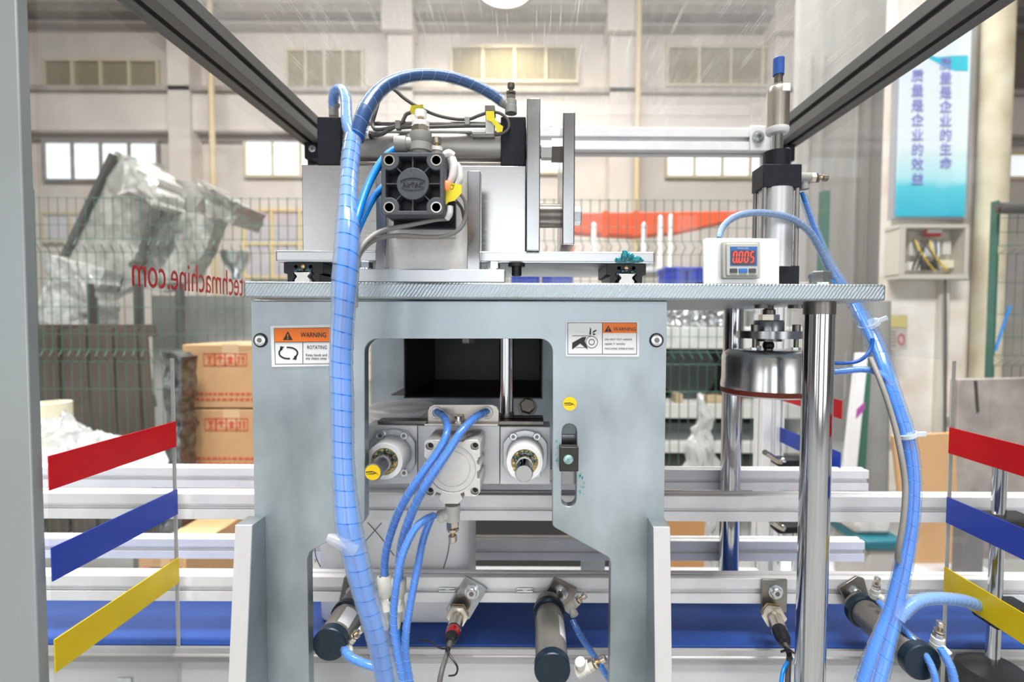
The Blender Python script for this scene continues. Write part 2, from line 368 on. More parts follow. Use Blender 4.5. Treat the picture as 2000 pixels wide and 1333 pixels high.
# ------------------------------------------------------------------ the hall
wallm = mat('hall_plaster', (0.70, 0.635, 0.585), 0.85, 0, 0.10, 1.2)
whitew = mat('white_render', (0.82, 0.80, 0.77), 0.8, 0, 0.16, 3.5, col2=(0.66, 0.57, 0.48))
conc = mat('concrete_floor', (0.25, 0.25, 0.24), 0.7, 0, 0.2, 3)
ceilm = mat('roof_sheet', (0.5, 0.5, 0.5), 0.8)
steelgrey = mat('painted_crane_beam', (0.30, 0.27, 0.25), 0.6, 0, 0.2, 6)
olive = mat('olive_blind', (0.27, 0.235, 0.14), 0.7, 0, 0.15, 4, (6, 1, 1))
litw = mat('daylit_window_glass', (0.90, 0.95, 1.0), 0.3, 0, 0.06, 2, emit=0.72)
litp = mat('hazy_window_glass', (0.50, 0.47, 0.50), 0.3, 0, 0.25, 1.6, emit=0.25)
frm = mat('window_frame_cream', (0.62, 0.55, 0.40), 0.6)
yelframe = mat('window_frame_yellow', (0.78, 0.62, 0.32), 0.6)
yelpipe = mat('yellow_painted_pipe', (0.66, 0.53, 0.33), 0.55)
YW = 11.0
def bx(name, m, x0, y0, x1, y1, Y0, Y1, parent=None, bev=0): return G().boxp(x0, y0, x1, y1, Y0, Y1).obj(name, m, parent, bev)
struct(G().box(-14, 14, -6, 11.3, -0.1, 0).obj('floor', conc))
struct(G().box(-14, 14, -6, 11.3, 9.6, 9.75).obj('ceiling', ceilm))
struct(G().box(-14, 14, YW, YW+0.3, 0, 9.6).obj('wall_back', wallm))
fw = G(); fw.box(-14, -6.3, -5.2, -5, 0, 9.6); fw.box(4.7, 14, -5.2, -5, 0, 9.6); fw.box(-4.3, -3.4, -5.2, -5, 0.3, 3.0); fw.box(-2.6, -1.3, -5.2, -5, 0.3, 3.0); fw.box(1.0, 2.0, -5.2, -5, 0.3, 3.0); fw.box(-6.3, 4.7, -5.2, -5, 3.0, 9.6); fw.box(-6.3, 4.7, -5.2, -5, 0, 0.3); struct(fw.obj('wall_front_unseen', mat('front_wall_paint', (0.15, 0.145, 0.135), 0.85, 0, 0.1, 1.5)))  # unseen wall; pillars between its openings are placed to shape metal reflections
struct(G().box(-14.2, -14, -6, 11.3, 0, 9.6).obj('wall_left', mat('side_wall_paint', (0.36, 0.34, 0.32), 0.85)))
struct(G().box(14, 14.2, -6, 11.3, 0, 9.6).obj('wall_right', MATS['side_wall_paint']))
def fullx(name, m, y0, y1, Y0, xm=1040): # a band along the whole far wall
    g = G(); g.box(-13.9, 13.9, Y0, YW, W(xm, y1, Y0).z, W(xm, y0, Y0).z); return struct(g.obj(name, m))
fullx('trim_1', wallm, 178, 258, 10.7)
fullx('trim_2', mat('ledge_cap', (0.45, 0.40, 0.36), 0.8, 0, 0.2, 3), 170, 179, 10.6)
fullx('trim_3', steelgrey, 8, 25, 10.5)
fullx('trim_4', mat('crane_rail_grey', (0.42, 0.38, 0.36), 0.7), 40, 49, 10.75)
fullx('trim_5', mat('lintel_shade', (0.40, 0.35, 0.33), 0.8), 262, 277, 10.9)  # shade under the ledge, built as a darker band
nt = 6
for x0, x1 in ((758, 806), (1190, 1240), (330, 372), (1510, 1552), (-110, -70), (1905, 1945)):
    g = G(); a, b = W(x0, 300, 10.6).x, W(x1, 300, 10.6).x
    g.box(a, b, 10.6, YW, 0, W(900, 180, 10.6).z); g.box(a, b, 10.6, YW, W(900, 180, 10.6).z, W(900, 66, 10.6).z)
    g.box(a-0.08, b+0.04, 10.45, YW, W(900, 66, 10.6).z, 9.4)
    struct(g.obj('trim_%d' % nt, wallm)); nt += 1
wn = [0]
def window(x0, y0, x1, y1, glass, fm, cols, rows=1, Y=YW):
    wn[0] += 1; g = G(); t = M2(5, Y); X0, X1, Z0, Z1 = W(x0, y0, Y).x, W(x1, y0, Y).x, W((x0+x1)/2, y1, Y).z, W((x0+x1)/2, y0, Y).z
    g.box(X0, X1, Y-0.09, Y, Z1-t, Z1); g.box(X0, X1, Y-0.09, Y, Z0, Z0+t)
    for i in range(cols+1): x = X0+(X1-X0-t)*i/cols; g.box(x, x+t, Y-0.085, Y, Z0+t, Z1-t)
    for i in range(1, rows): z = Z0+(Z1-Z0)*i/rows; g.box(X0+t, X1-t, Y-0.08, Y, z-t/2, z+t/2)
    o = struct(g.obj('window_%d' % wn[0], fm))
    for i in range(cols):
        for j in range(rows):
            xa = X0+(X1-X0-t)*i/cols+t; xb = X0+(X1-X0-t)*(i+1)/cols; za = Z0+(Z1-Z0)*j/rows+t/2; zb = Z0+(Z1-Z0)*(j+1)/rows-t/2
            G().box(xa, xb, Y-0.04, Y-0.02, za, zb).obj('pane', glass, o)
for a in ((88, 118, 314, 197), (560, 98, 712, 178), (880, 92, 1130, 164), (1300, 92, 1552, 172)): window(*a, olive, frm, 4)
window(1952, 28, 2180, 190, mat('dark_window', (0.2, 0.16, 0.13), 0.5), frm, 2)
window(88, 276, 314, 357, litw, steelgrey, 4)
window(478, 268, 700, 349, litw, frm, 4)
window(880, 272, 1100, 342, litw, frm, 4)
window(1298, 288, 1520, 350, litw, frm, 4)
window(1560, 290, 1660, 350, litw, yelframe, 2)
window(1950, 300, 2120, 352, litw, yelframe, 3)
window(86, 416, 310, 476, litp, frm, 4)
window(476, 410, 700, 545, litp, yelframe, 4, 2)
for i, (x, lab) in enumerate(((417, 'thin yellow painted pipe running up the far wall on the left'), (1244, 'thin yellow painted pipe on the far wall right of the machine plates'))):
    g = G(); p = W(x, 400, 10.3); g.cyl(V(p.x, 10.3, 0), V(p.x, 10.3, 9.4), M2(5.5, 10.3), seg=12); tag(g.obj('wall_pipe', yelpipe), lab, 'pipe')
# high bay lamp by the far wall
lp = W(985, -20, 9.6); t = thing('high_bay_lamp', 'bright round factory lamp hanging high before the far wall', 'lamp')
G().lathe(lp, V(0, 0, 1), [(0.0, 0.62), (0.1, 0.6), (0.5, 0.2), (0.8, 0.15)], 28).obj('lamp_shade', steelgrey, t)
G().lathe(lp+V(0, 0, -0.02), V(0, 0, 1), [(0, 0.5), (0.015, 0.5)], 28).obj('lamp_glass', mat('lamp_glow', (1, 0.93, 0.8), emit=6), t)
g = G(); g.cyl(lp+V(0, 0, 0.8), V(lp.x, lp.y, 9.6), 0.02, seg=8); g.obj('hanger_rod', steelgrey, t)
l = bpy.data.lights.new('lamp_bulb', 'SPOT'); l.energy = 320; l.color = (1, 0.86, 0.62); l.shadow_soft_size = 0.3; l.spot_size = math.radians(130); l.spot_blend = 0.5
lo = bpy.data.objects.new('lamp_bulb', l); COL.objects.link(lo); lo.location = lp+V(0, 0.2, -0.1); lo.rotation_euler = (math.radians(25), 0, 0)

# ------------------------------------------------------------------ right background: pillar with poster
pil = struct(G().box(W(1745, 300, 3.8).x, W(1955, 300, 3.8).x, 3.8, 3.92, 0, 9.6).obj('wall_pillar', whitew))
part = mat('partition_sheet', (0.50, 0.49, 0.48), 0.5, 0, 0.12, 2, (4, 4, 0.4))
pw = struct(G().box(W(1556, 300, 5.4).x, W(1800, 300, 5.4).x, 5.4, 5.5, 0, 6.4).obj('wall_partition', part))
for x in (1575, 1600, 1668, 1690): bx('seam_strip', mat('seam_grey', (0.36, 0.35, 0.34), 0.6), x, 110, x+6, 860, 5.37, 5.4, pw)
pt = thing('wall_poster', 'tall blue and white poster with two columns of Chinese characters on the pillar', 'poster')
YP = 3.74
pm = mat('poster_print', (0.80, 0.88, 0.93), 0.35); T = pm.node_tree; N = T.nodes; L = T.links
tc = N.new('ShaderNodeTexCoord'); sp = N.new('ShaderNodeSeparateXYZ'); L.new(tc.outputs['Generated'], sp.inputs[0])
nz = N.new('ShaderNodeTexNoise'); nz.inputs['Scale'].default_value = 2.5; L.new(tc.outputs['Generated'], nz.inputs['Vector'])
ad = N.new('ShaderNodeMath'); ad.operation = 'MULTIPLY_ADD'; ad.inputs[1].default_value = 0.08; L.new(nz.outputs['Fac'], ad.inputs[0]); L.new(sp.outputs['Z'], ad.inputs[2])
rp = N.new('ShaderNodeValToRGB'); E = rp.color_ramp.elements; E[0].position = 0.05; E[0].color = (0.03, 0.47, 0.66, 1); E[1].position = 0.9; E[1].color = (0.80, 0.88, 0.95, 1)
for pos, c in ((0.2, (0.10, 0.62, 0.78, 1)), (0.25, (0.45, 0.82, 0.9, 1)), (0.42, (0.80, 0.9, 0.94, 1))): e = E.new(pos); e.color = c
L.new(ad.outputs[0], rp.inputs[0]); L.new(rp.outputs[0], N['Principled BSDF'].inputs['Base Color'])
bx('poster_frame', mat('poster_frame_grey', (0.45, 0.47, 0.52), 0.4, 0.4), 1750, 52, 1897, 428, YP, 3.8, pt)
sh = bx('poster_sheet', pm, 1756, 58, 1891, 423, YP-0.012, YP, pt)
G().prismp([(1756, 58), (1891, 58), (1891, 139), (1865, 138), (1840, 128), (1815, 114), (1785, 106), (1756, 108)], YP-0.014, YP-0.012).obj('cyan_swoosh', mat('swoosh_cyan', (0.05, 0.60, 0.78), 0.35), pt)
G().prismp([(1756, 58), (1891, 58), (1891, 108), (1860, 109), (1830, 112), (1790, 96), (1756, 92)], YP-0.016, YP-0.014).obj('white_swoosh', mat('swoosh_white', (0.8, 0.88, 0.95), 0.35), pt)
pur = mat('poster_lettering_purple', (0.30, 0.29, 0.70), 0.4)
for chs, x, ys, st in (('质量是企业的效益', 1792, 147, 28.8), ('质量是企业的生命', 1847, 124, 27.7)):
    for k, ch in enumerate(chs):
        p = W(x, ys+k*st+10, YP-0.0185); text(ch, M2(24.5, YP), pur, p, (1, 0, 0), (0, 0, 1), pt, 'character', 0.001, 'CENTER', bold=0.0006)
eb = thing('electrical_box', 'open grey electrical box with breakers and wiring below the poster', 'electrical box')
ebm = mat('box_grey_beige', (0.60, 0.57, 0.50), 0.5); x0, y0, x1, y1 = 1756, 438, 1892, 545
bx('box_back', ebm, x0, y0, x1, y1, 3.77, 3.8, eb)
for a in ((x0, y0, x1, y0+7), (x0, y1-9, x1, y1), (x0, y0+7, x0+12, y1-9), (x1-8, y0+7, x1, y1-9)): bx('box_side', ebm, *a, 3.62, 3.77, eb)
bx('mounting_plate', mat('mount_plate', (0.70, 0.66, 0.55), 0.5, 0, 0.2, 20), 1772, 452, 1868, 532, 3.755, 3.77, eb)
for x, y, xx, yy, m in ((1777, 470, 1796, 500, ivory), (1802, 472, 1836, 502, paper), (1842, 470, 1858, 498, ivory), (1776, 512, 1798, 528, white), (1803, 510, 1832, 526, darkc), (1838, 508, 1864, 524, cream)):
    bx('breaker', m, x, y, xx, yy, 3.70, 3.755, eb, 0.004)
bx('warning_card', redt, 1806, 446, 1838, 462, 3.69, 3.70, eb); bx('warning_card', paper, 1812, 449, 1840, 455, 3.68, 3.69, eb)
for k in range(7):
    a = random.uniform(1780, 1862); b = random.uniform(1776, 1866); P, R = pp([(a, 468, 3.69, 1.6), ((a+b)/2+random.uniform(-9, 9), 500, 3.66, 1.6), (b, 528, 3.69, 1.6)], 5)
    G().sweep(P, R, 6).obj('wire', [ink, yels, greyc][k % 3], eb)
tag(bx('wall_board', whitew, 1728, 548, 1832, 862, 3.74, 3.8), 'tall white stained board under the electrical box', 'board')
tag(bx('wall_board', whitew, 1852, 548, 1890, 816, 3.74, 3.8), 'narrow white board right of the cable trunking', 'board')
ct = thing('cable_trunking', 'pale vertical cable trunking between the two white boards', 'trunking')
bx('trunk_body', mat('trunk_cream', (0.68, 0.66, 0.58), 0.5), 1832, 545, 1850, 860, 3.70, 3.8, ct)
P, R = pp([(1846, 540, 3.66, 2.2), (1847, 650, 3.67, 2.2), (1846, 860, 3.67, 2.2), (1842, 1000, 3.5, 2.2)], 5); G().sweep(P, R, 8).obj('cable', greyc, ct)
nt_ = thing('wall_notice', 'small grey notice with yellow heading beside the hose right of the table', 'notice')
bx('notice_sheet', mat('notice_grey', (0.50, 0.47, 0.44), 0.5), 1730, 615, 1772, 683, 3.58, 3.6, nt_); bx('notice_heading', mat('notice_yellow', (0.62, 0.52, 0.2), 0.5), 1731, 617, 1771, 640, 3.575, 3.58, nt_)
g = G(); g.prismp(circ(1761, 663, 7, 20, 11), 3.574, 3.58, [circ(1761, 663, 5, 20, 8.5)]); g.obj('prohibition_ring', mat('notice_red', (0.6, 0.12, 0.1), 0.5), nt_)
for k in range(5): bx('text_line', mat('notice_ink', (0.3, 0.28, 0.27), 0.5), 1733, 646+k*7, 1751, 648.5+k*7, 3.575, 3.58, nt_)
g = G(); p = W(1922, 400, 3.72); g.cyl(V(p.x, 3.66, 0), V(p.x, 3.66, 9.5), M2(25, 3.66), seg=24); tag(g.obj('drain_pipe', mat('cream_pipe', (0.66, 0.61, 0.48), 0.6, 0, 0.2, 4, col2=(0.5, 0.42, 0.28))), 'thick cream drain pipe standing right of the poster', 'pipe')

# ------------------------------------------------------------------ fence
fg = mat('green_fence_wire', (0.05, 0.15, 0.11), 0.5)
def fence(name, label, x0, x1, Y, ytop, hz, posts, pw_=0.02):
    t = thing(name, label, 'fence'); g = G(); X0, X1 = W(x0, 500, Y).x, W(x1, 500, Y).x; zt = W(1040, ytop, Y).z
    zs = [W(1040, y, Y).z for y in hz]; n = int((X1-X0)/0.05)
    for i in range(n+1):
        x = X0+0.05*i; pts = [V(x, Y, zt), V(x, Y, zs[2])]
        for a, b in ((2, 3), (7, 8)):
            pts += [V(x, Y, zs[a]), V(x+0.012, Y-0.035, (zs[a]*0.5+zs[b]*0.5)), V(x, Y, zs[b])]
        pts.append(V(x, Y, 0.1)); q = [pts[0]]
        for p in pts[1:]:
            if (p-q[-1]).length > 1e-4: q.append(p)
        g.sweep(q, 0.0025, 4, cap=False)
    g.obj('vertical_wire', fg, t, kind='stuff')
    for z in zs: G().sweep([V(X0, Y-0.006, z), V(X1, Y-0.006, z)], 0.0018, 4).obj('horizontal_wire', fg, t)
    for x in posts: px = W(x, 500, Y).x; G().box(px-pw_, px+pw_, Y+0.004, Y+0.044, 0, zt+0.05).obj('fence_post', fg, t)
    return t
fence('mesh_fence', 'long green welded mesh fence crossing behind the machine', 62, 1560, 2.7, 388, (391, 444, 471, 497, 549, 604, 657, 687, 711, 764), (48, 1612))
fence('mesh_fence', 'short green mesh fence panel at the right beside the drain pipe', 1950, 2120, 2.75, 405, (422, 450, 476, 492, 548, 610, 655, 690, 710, 764), (1948,), 0.007)
rb = thing('roller_shaft', 'dark roller lying on the top of the right fence', 'roller'); a, b = W(1952, 407, 2.7), W(2110, 407, 2.7)
G().cyl(a, b, M2(11, 2.7), seg=16).obj('roller_tube', greyc, rb); G().cyl(a-V(0.02, 0, 0), a, M2(5, 2.7), seg=12).obj('shaft_end', dsteel, rb)
P, R = pp([(1973, 598, 2.74, 2.4), (1955, 650, 2.745, 2.4), (1944, 686, 2.75, 2.4)]); tag(G().sweep(P, R, 8).obj('rope_length', blue), 'short blue cord hanging beside the right fence post', 'cord')

# ------------------------------------------------------------------ left background
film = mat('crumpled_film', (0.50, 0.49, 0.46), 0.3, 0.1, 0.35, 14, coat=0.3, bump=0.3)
wm = thing('wrapped_machine', 'tall slanting machine wrapped in crumpled plastic film behind the left fence', 'machine')
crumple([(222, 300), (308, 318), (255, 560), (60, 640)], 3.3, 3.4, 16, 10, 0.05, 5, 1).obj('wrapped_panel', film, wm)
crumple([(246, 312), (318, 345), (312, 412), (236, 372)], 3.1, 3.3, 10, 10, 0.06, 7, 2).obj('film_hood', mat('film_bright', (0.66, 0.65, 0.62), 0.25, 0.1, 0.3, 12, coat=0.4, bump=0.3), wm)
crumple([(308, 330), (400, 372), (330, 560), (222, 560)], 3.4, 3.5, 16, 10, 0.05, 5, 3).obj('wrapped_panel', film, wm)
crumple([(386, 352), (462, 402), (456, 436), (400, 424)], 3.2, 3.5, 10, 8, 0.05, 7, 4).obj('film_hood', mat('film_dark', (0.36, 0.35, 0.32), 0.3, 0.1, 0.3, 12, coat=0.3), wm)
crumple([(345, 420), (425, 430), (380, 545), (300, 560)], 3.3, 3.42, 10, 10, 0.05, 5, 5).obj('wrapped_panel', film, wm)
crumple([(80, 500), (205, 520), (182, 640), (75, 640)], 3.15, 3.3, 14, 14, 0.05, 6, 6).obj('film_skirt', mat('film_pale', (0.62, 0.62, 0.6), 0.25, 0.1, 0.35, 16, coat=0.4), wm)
for x in (186, 276, 356):
    a, b = W(x-6, 555, 3.12), W(x+6, 800, 3.12); G().box(a.x, b.x, 3.08, 3.14, 0, a.z).obj('leg', greyc, wm)
a, b = W(222, 302, 3.28), W(105, 545, 3.28); g = G(); g.obox((a+b)/2, b-a, V(0, 1, 0), (b-a).length, 0.03, 0.04); g.obj('frame_edge', greyc, wm)
tag(bx('white_cabinet', mat('cabinet_offwhite', (0.66, 0.65, 0.63), 0.5, 0, 0.1, 3), 300, 578, 500, 963, 3.75, 4.2), 'off-white cabinet standing behind the fence left of the front plate', 'cabinet')
g = G(); p = W(462, 548, 3.5); g.lathe(p, V(0, 0, 1), [(0, 0.10), (0.02, 0.03), (0.05, 0.03), (0.07, 0.05), (0.14, 0.09), (0.20, 0.10), (0.20, 0.085), (0.07, 0.03)], 24); tag(g.obj('steel_funnel', steel), 'shiny steel funnel standing on the off-white cabinet', 'funnel')
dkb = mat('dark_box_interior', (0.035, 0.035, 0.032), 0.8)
wood = mat('weathered_pallet_wood', (0.13, 0.10, 0.08), 0.8, 0, 0.3, 8, (1, 1, .3))
pal = thing('wooden_pallet', 'weathered wooden pallet stood on edge behind the fence at left', 'pallet')
for x0, x1, xs in ((66, 108, 10), (118, 164, 10), (172, 216, 9), (222, 264, 9), (268, 282, 16)):
    G().prismp([(x0, 648), (x1, 640), (x1+xs+14, 1053), (x0+xs+14, 1053)], 2.95, 2.98).obj('slat', wood, pal, 0.003)
G().prismp([(64, 640), (284, 640), (300, 1040), (64, 1040)], 3.065, 3.075).obj('gap_shade_board', dkb, pal)  # dark sheet added behind the slats so the gaps read as shade
for y in (634, 775): G().prismp([(60, y), (284, y), (288, y+24), (60, y+24)], 2.98, 3.06).obj('stringer', wood, pal, 0.003)
dk = mat('black_foil', (0.16, 0.17, 0.17), 0.22, 0.6, 0.8, 30, coat=0.5, bump=0.6)
tag(crumple([(322, 690), (352, 700), (350, 1350), (318, 1350)], 1.72, 1.80, 26, 6, 0.02, 14, 8).obj('foil_bundle', dk), 'dark glossy crumpled foil bundle left of the cardboard boxes', 'foil')
bagm = glassmat('poly_bag', haze=0.62, rough=0.2, hazecol=(0.78, 0.8, 0.8))
def bagheap(name, label, x0, y0, x1, y1, Y, seed, m=bagm, depth=0.3):
    g = G(); n = 44; rows = []; A, B = W(x0, y1, Y), W(x1, y0, Y)
    for i in range(n+1):
        row = []
        for j in range(n+1):
            u, v = j/n, i/n; x = A.x+(B.x-A.x)*u; h = max(0.02, (B.z-A.z)*(1-(abs(u-0.32)*1.35)**1.3)*math.sin(math.pi*min(v*1.0+0.12, 0.97)))
            p = V(x, Y+depth*(v-0.5), A.z+h); d = noise.noise_vector(p*14+V(seed, 0, 0)); p += d*0.035; p += noise.noise_vector(p*45+V(seed, 3, 0))*0.018; row.append(g.b.verts.new(p))
        rows.append(row)
    for i in range(n):
        for j in range(n): g.face([rows[i][j], rows[i][j+1], rows[i+1][j+1], rows[i+1][j]])
    return tag(g.obj(name, m, smooth=25), label, 'bag')
tblm = mat('bench_top_grey', (0.55, 0.56, 0.58), 0.5)
def bench(label, x0, x1, yt, Y0, Y1, m):
    t = thing('workbench', label, 'workbench'); z = W((x0+x1)/2, yt, Y0).z; X0, X1 = W(x0, yt, Y0).x, W(x1, yt, Y0).x
    G().box(X0, X1, Y0, Y1, z-0.035, z).obj('bench_top', m, t, 0.003)
    for x in (X0+0.03, X1-0.07):
        for y in (Y0+0.02, Y1-0.06): G().box(x, x+0.04, y, y+0.04, 0, z-0.035).obj('leg', alud, t)
    return z
zl = bench('low grey bench behind the rails at left carrying a bag heap', -300, 285, 940, 1.75, 2.25, tblm)
bagheap('plastic_bag_heap', 'heap of crumpled clear plastic bags on the left bench', 60, 812, 280, 901, 2.0, 3, bagm, 0.34)
g = G(); p = W(102, 812, 2.2); g.lathe(V(p.x, 2.2, zl), V(0, 0, 1), [(0, 0.07), (p.z-zl+0.06, 0.07), (p.z-zl+0.06, 0.035), (0, 0.035)], 28); tag(g.obj('tape_roll', cream), 'cream roll standing behind the bag heap', 'roll')
# cardboard boxes
card = mat('cardboard', (0.56, 0.34, 0.17), 0.75, 0, 0.06, 10); cardr = mat('cardboard_red_print', (0.58, 0.10, 0.05), 0.7); tapeb = mat('packing_tape', (0.66, 0.45, 0.26), 0.3)
def carton(label, x0, x1, zb, h, Y, dep, pr=True):
    t = thing('cardboard_box', label, 'box', 'cartons stacked behind the rails at left'); X0, X1 = W(x0, 800, Y).x, W(x1, 800, Y).x; wd = X1-X0
    G().box(X0, X1, Y, Y+dep, zb+0.003, zb+h-0.003).obj('carton_body', card, t, 0.004)
    G().box(X0, X1, Y+dep/2-0.03, Y+dep/2+0.03, zb+h-0.003, zb+h-0.0025).obj('tape_strip', tapeb, t)
    G().box(X0+wd*0.48, X0+wd*0.68, Y-0.001, Y, zb+h*0.72, zb+h*0.997).obj('tape_strip', tapeb, t)
    if not pr: return
    for k in range(4):
        cx = X0+wd*(0.33+0.125*k); cz = zb+h*0.76; s = h*0.075; y0 = Y-0.0018
        g = G(); pl = lambda u, v, tt: (cx+u*s, tt, cz+v*s)
        g.prism(rrect(-1.25, -1.3, 1.25, 1.3, 0.15, 2), [rrect(-1.1, -1.15, 1.1, 1.15, 0.15, 2)], pl, y0, Y)
        if k == 0: g.prism([(-.6, .8), (.6, .8), (.15, .0), (.12, -.6), (.5, -.8), (-.5, -.8), (-.12, -.6), (-.15, 0)], [], pl, y0, Y)
        elif k == 1: g.prism([(-.8, .2), (-.4, .65), (0, .8), (.4, .65), (.8, .2), (.1, .2), (.1, -.7), (-.1, -.7), (-.1, .2)], [], pl, y0, Y)
        elif k == 2: g.prism([(0, .8), (.8, .1), (.4, .1), (.4, -.8), (-.4, -.8), (-.4, .1), (-.8, .1)], [], pl, y0, Y)
        else:
            for q in (-.45, .45): g.prism([(q, .8), (q+.35, .3), (q+.15, .3), (q+.15, -.8), (q-.15, -.8), (q-.15, .3), (q-.35, .3)], [], pl, y0, Y)
        g.obj('handling_mark', cardr, t)
    for r in range(2):
        g = G(); x = X0+wd*0.08
        while x < X1-wd*0.02:
            l = random.uniform(0.008, 0.022); g.box(x, min(x+l, X1-0.004), Y-0.0018, Y, zb+h*(0.215-0.085*r), zb+h*(0.25-0.085*r)); x += l+0.006
        g.obj('printed_line', cardr, t)
zt = W(430, 672, 1.85).z; hb = 0.2465
carton('topmost cardboard box with red handling marks left of the front plate', 358, 520, zt-hb, hb, 1.85, 0.35)
carton('second cardboard box from the top of the stack left of the front plate', 358, 520, zt-2*hb, hb, 1.85, 0.35)
carton('third cardboard box down, seen through the gap between the rails', 358, 520, zt-3*hb, hb, 1.85, 0.35)
carton('fourth cardboard box from the top of the stack behind the conveyor', 358, 520, zt-4*hb, hb, 1.85, 0.35)
bz = zt-4*hb; tag(G().box(W(350, 900, 1.85).x, W(525, 900, 1.85).x, 1.84, 2.22, 0, bz).obj('box_plinth', wood), 'low wooden plinth under the stack of cardboard boxes', 'plinth')
z3 = W(300, 1002, 1.72).z
for k, lab in ((0, 'upper cardboard box of the lower pair seen under the left upper rail'), (1, 'lower cardboard box of the pair behind the left rails')):
    carton(lab, 262, 355, z3-(k+1)*z3/2, z3/2, 1.42, 0.3)

# ------------------------------------------------------------------ middle background
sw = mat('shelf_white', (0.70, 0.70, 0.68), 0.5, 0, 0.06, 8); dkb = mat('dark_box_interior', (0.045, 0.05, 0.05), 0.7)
su = thing('white_shelf_unit', 'white shelf unit with dark compartments behind the fence right of the plate', 'shelf')
for y0, y1 in ((640, 682), (790, 818), (866, 886), (930, 945)): bx('shelf_board', sw, 1240, y0, 1585, y1, 3.2, 3.75, su, 0.004)
for x in (1240, 1568): bx('side_panel', sw, x, 640, x+14, 1000, 3.2, 3.75, su)
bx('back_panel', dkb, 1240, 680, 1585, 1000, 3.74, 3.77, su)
gdk = mat('dark_green_roll', (0.06, 0.075, 0.07), 0.45, 0, 0.1, 20); a = W(1350, 742, 3.35); zs_ = W(1412, 790, 3.2).z
g = G(); g.lathe(V(a.x, 3.4, zs_+0.192), V(0, 1, 0), [(0, 0.05), (0, 0.19), (0.32, 0.19), (0.32, 0.05)], 36); tag(g.obj('dark_roll', gdk), 'large dark grey roll lying on the second shelf', 'roll')
tag(G().box(W(1300, 850, 3.28).x, W(1500, 850, 3.28).x, 3.28, 3.7, W(1412, 866, 3.2).z+.001, W(1400, 828, 3.28).z).obj('grey_crate', mat('slate_grey', (0.13, 0.15, 0.15), 0.6)), 'low slate grey crate on the third shelf', 'crate')
for x0, x1 in ((1318, 1332), (1378, 1412)): tag(G().box(W(x0, 780, 3.25).x, W(x1, 780, 3.25).x, 3.23, 3.33, zs_+.001, zs_+(.062 if x0 < 1350 else .048)).obj('wood_offcut', mat('pale_wood', (0.55, 0.44, 0.27), 0.7, 0, .2, 20), None, .004), 'small pale wood offcut on the second shelf, %s one' % ('left' if x0 < 1350 else 'right'), 'wood')
foil = mat('silver_foil', (0.62, 0.62, 0.64), 0.18, 0.7, 0.5, 40, bump=0.6)
tag(crumple([(1310, 606), (1420, 600), (1432, 640), (1300, 640)], 3.25, 3.6, 12, 20, 0.04, 20, 12).obj('foil_heap', foil), 'heap of silvery crumpled foil on the top shelf', 'foil')
bc = mat('blue_crate_plastic', (0.01, 0.03, 0.42), 0.4, 0, 0.3, 30)
zt2 = bench('long pale worktable beyond the fence behind the sliding plate', 960, 1480, 522, 4.3, 4.9, sw)
for k, (x0, x1, y0, y1) in enumerate(((1000, 1054, 527, 560), (1058, 1116, 527, 560), (1288, 1326, 527, 562), (1330, 1372, 527, 560), (1252, 1312, 580, 606))):
    labs = ('left blue crate under the bracket behind the sliding plate', 'right blue crate under the sliding plate', 'blue crate left of the pressure gauge', 'blue crate just behind the pressure gauge bracket', 'low blue tray under the table corner right of the front plate')
    c = thing('blue_crate', labs[k], 'crate'); z1 = W((x0+x1)/2, y0, 4.2).z; z0 = W((x0+x1)/2, y1, 4.2).z
    X0, X1 = W(x0, y0, 4.2).x, W(x1, y0, 4.2).x
    G().box(X0, X1, 4.0, 4.24, z0, z1).obj('crate_body', bc, c, 0.01); G().box(X0-0.01, X1+0.01, 3.99, 4.25, z1-0.03, z1).obj('crate_rim', bc, c, 0.005)
lr = thing('low_rack', 'pale low rack under the blue crates beyond the fence', 'rack'); bx('rack_top', sw, 940, 562, 1480, 606, 3.95, 4.28, lr)
for x in (945, 1470): bx('leg', sw, x, 606, x+8, 943, 3.97, 4.05, lr)
tag(G().box(W(900, 1000, 1.2).x, W(1225, 1000, 1.2).x, 1.2, 1.6, 0, W(1040, 985, 1.2).z).obj('dark_filler_box', mat('filler_dark', (0.06, 0.062, 0.06), 0.6)), 'low dark grey box added behind the rails to darken the gap under the gripper', 'cabinet')  # added dark box, keeps the gap behind the rails dark
tag(G().box(W(1300, 1030, 1.5).x, W(1378, 1030, 1.5).x, 1.5, 1.75, 0, W(1340, 1012, 1.5).z).obj('low_carton', mat('brown_carton', (0.5, 0.26, 0.1), 0.7), None, .004), 'low brown carton on the floor seen between the rails right of the front plate', 'box')
om = mat('orange_boom', (0.78, 0.10, 0.025), 0.5, 0, 0.12, 4)
ob = thing('orange_boom', 'orange tapering boom lying across behind the fence', 'boom')
G().prismp([(1110, 416), (1466, 412), (1440, 428), (1330, 452), (1240, 460), (1110, 452)], 5.0, 5.25).obj('boom_body', om, ob, 0.01)
bx('boom_stand', om, 1104, 455, 1118, 870, 5.02, 5.2, ob)
for x in (1178, 1238): bx('boom_rib', om, x, 412, x+9, 461, 4.97, 5.0, ob)
for k, (x, y0, lab) in enumerate(((1160, 434, 'first white peg from the left below the orange boom'), (1258, 434, 'second white peg from the left below the orange boom'), (1290, 420, 'third white peg, in front of the orange boom'), (1310, 418, 'rightmost white peg before the orange boom'))):
    g = G(); a = W(x, y0, 4.6); g.lathe(V(a.x, 4.6, zt2), V(0, 0, 1), [(0, M2(5, 4.6)), (a.z-zt2-0.02, M2(4.5, 4.6)), (a.z-zt2, 0.004)], 14); tag(g.obj('white_peg', white), lab, 'peg')
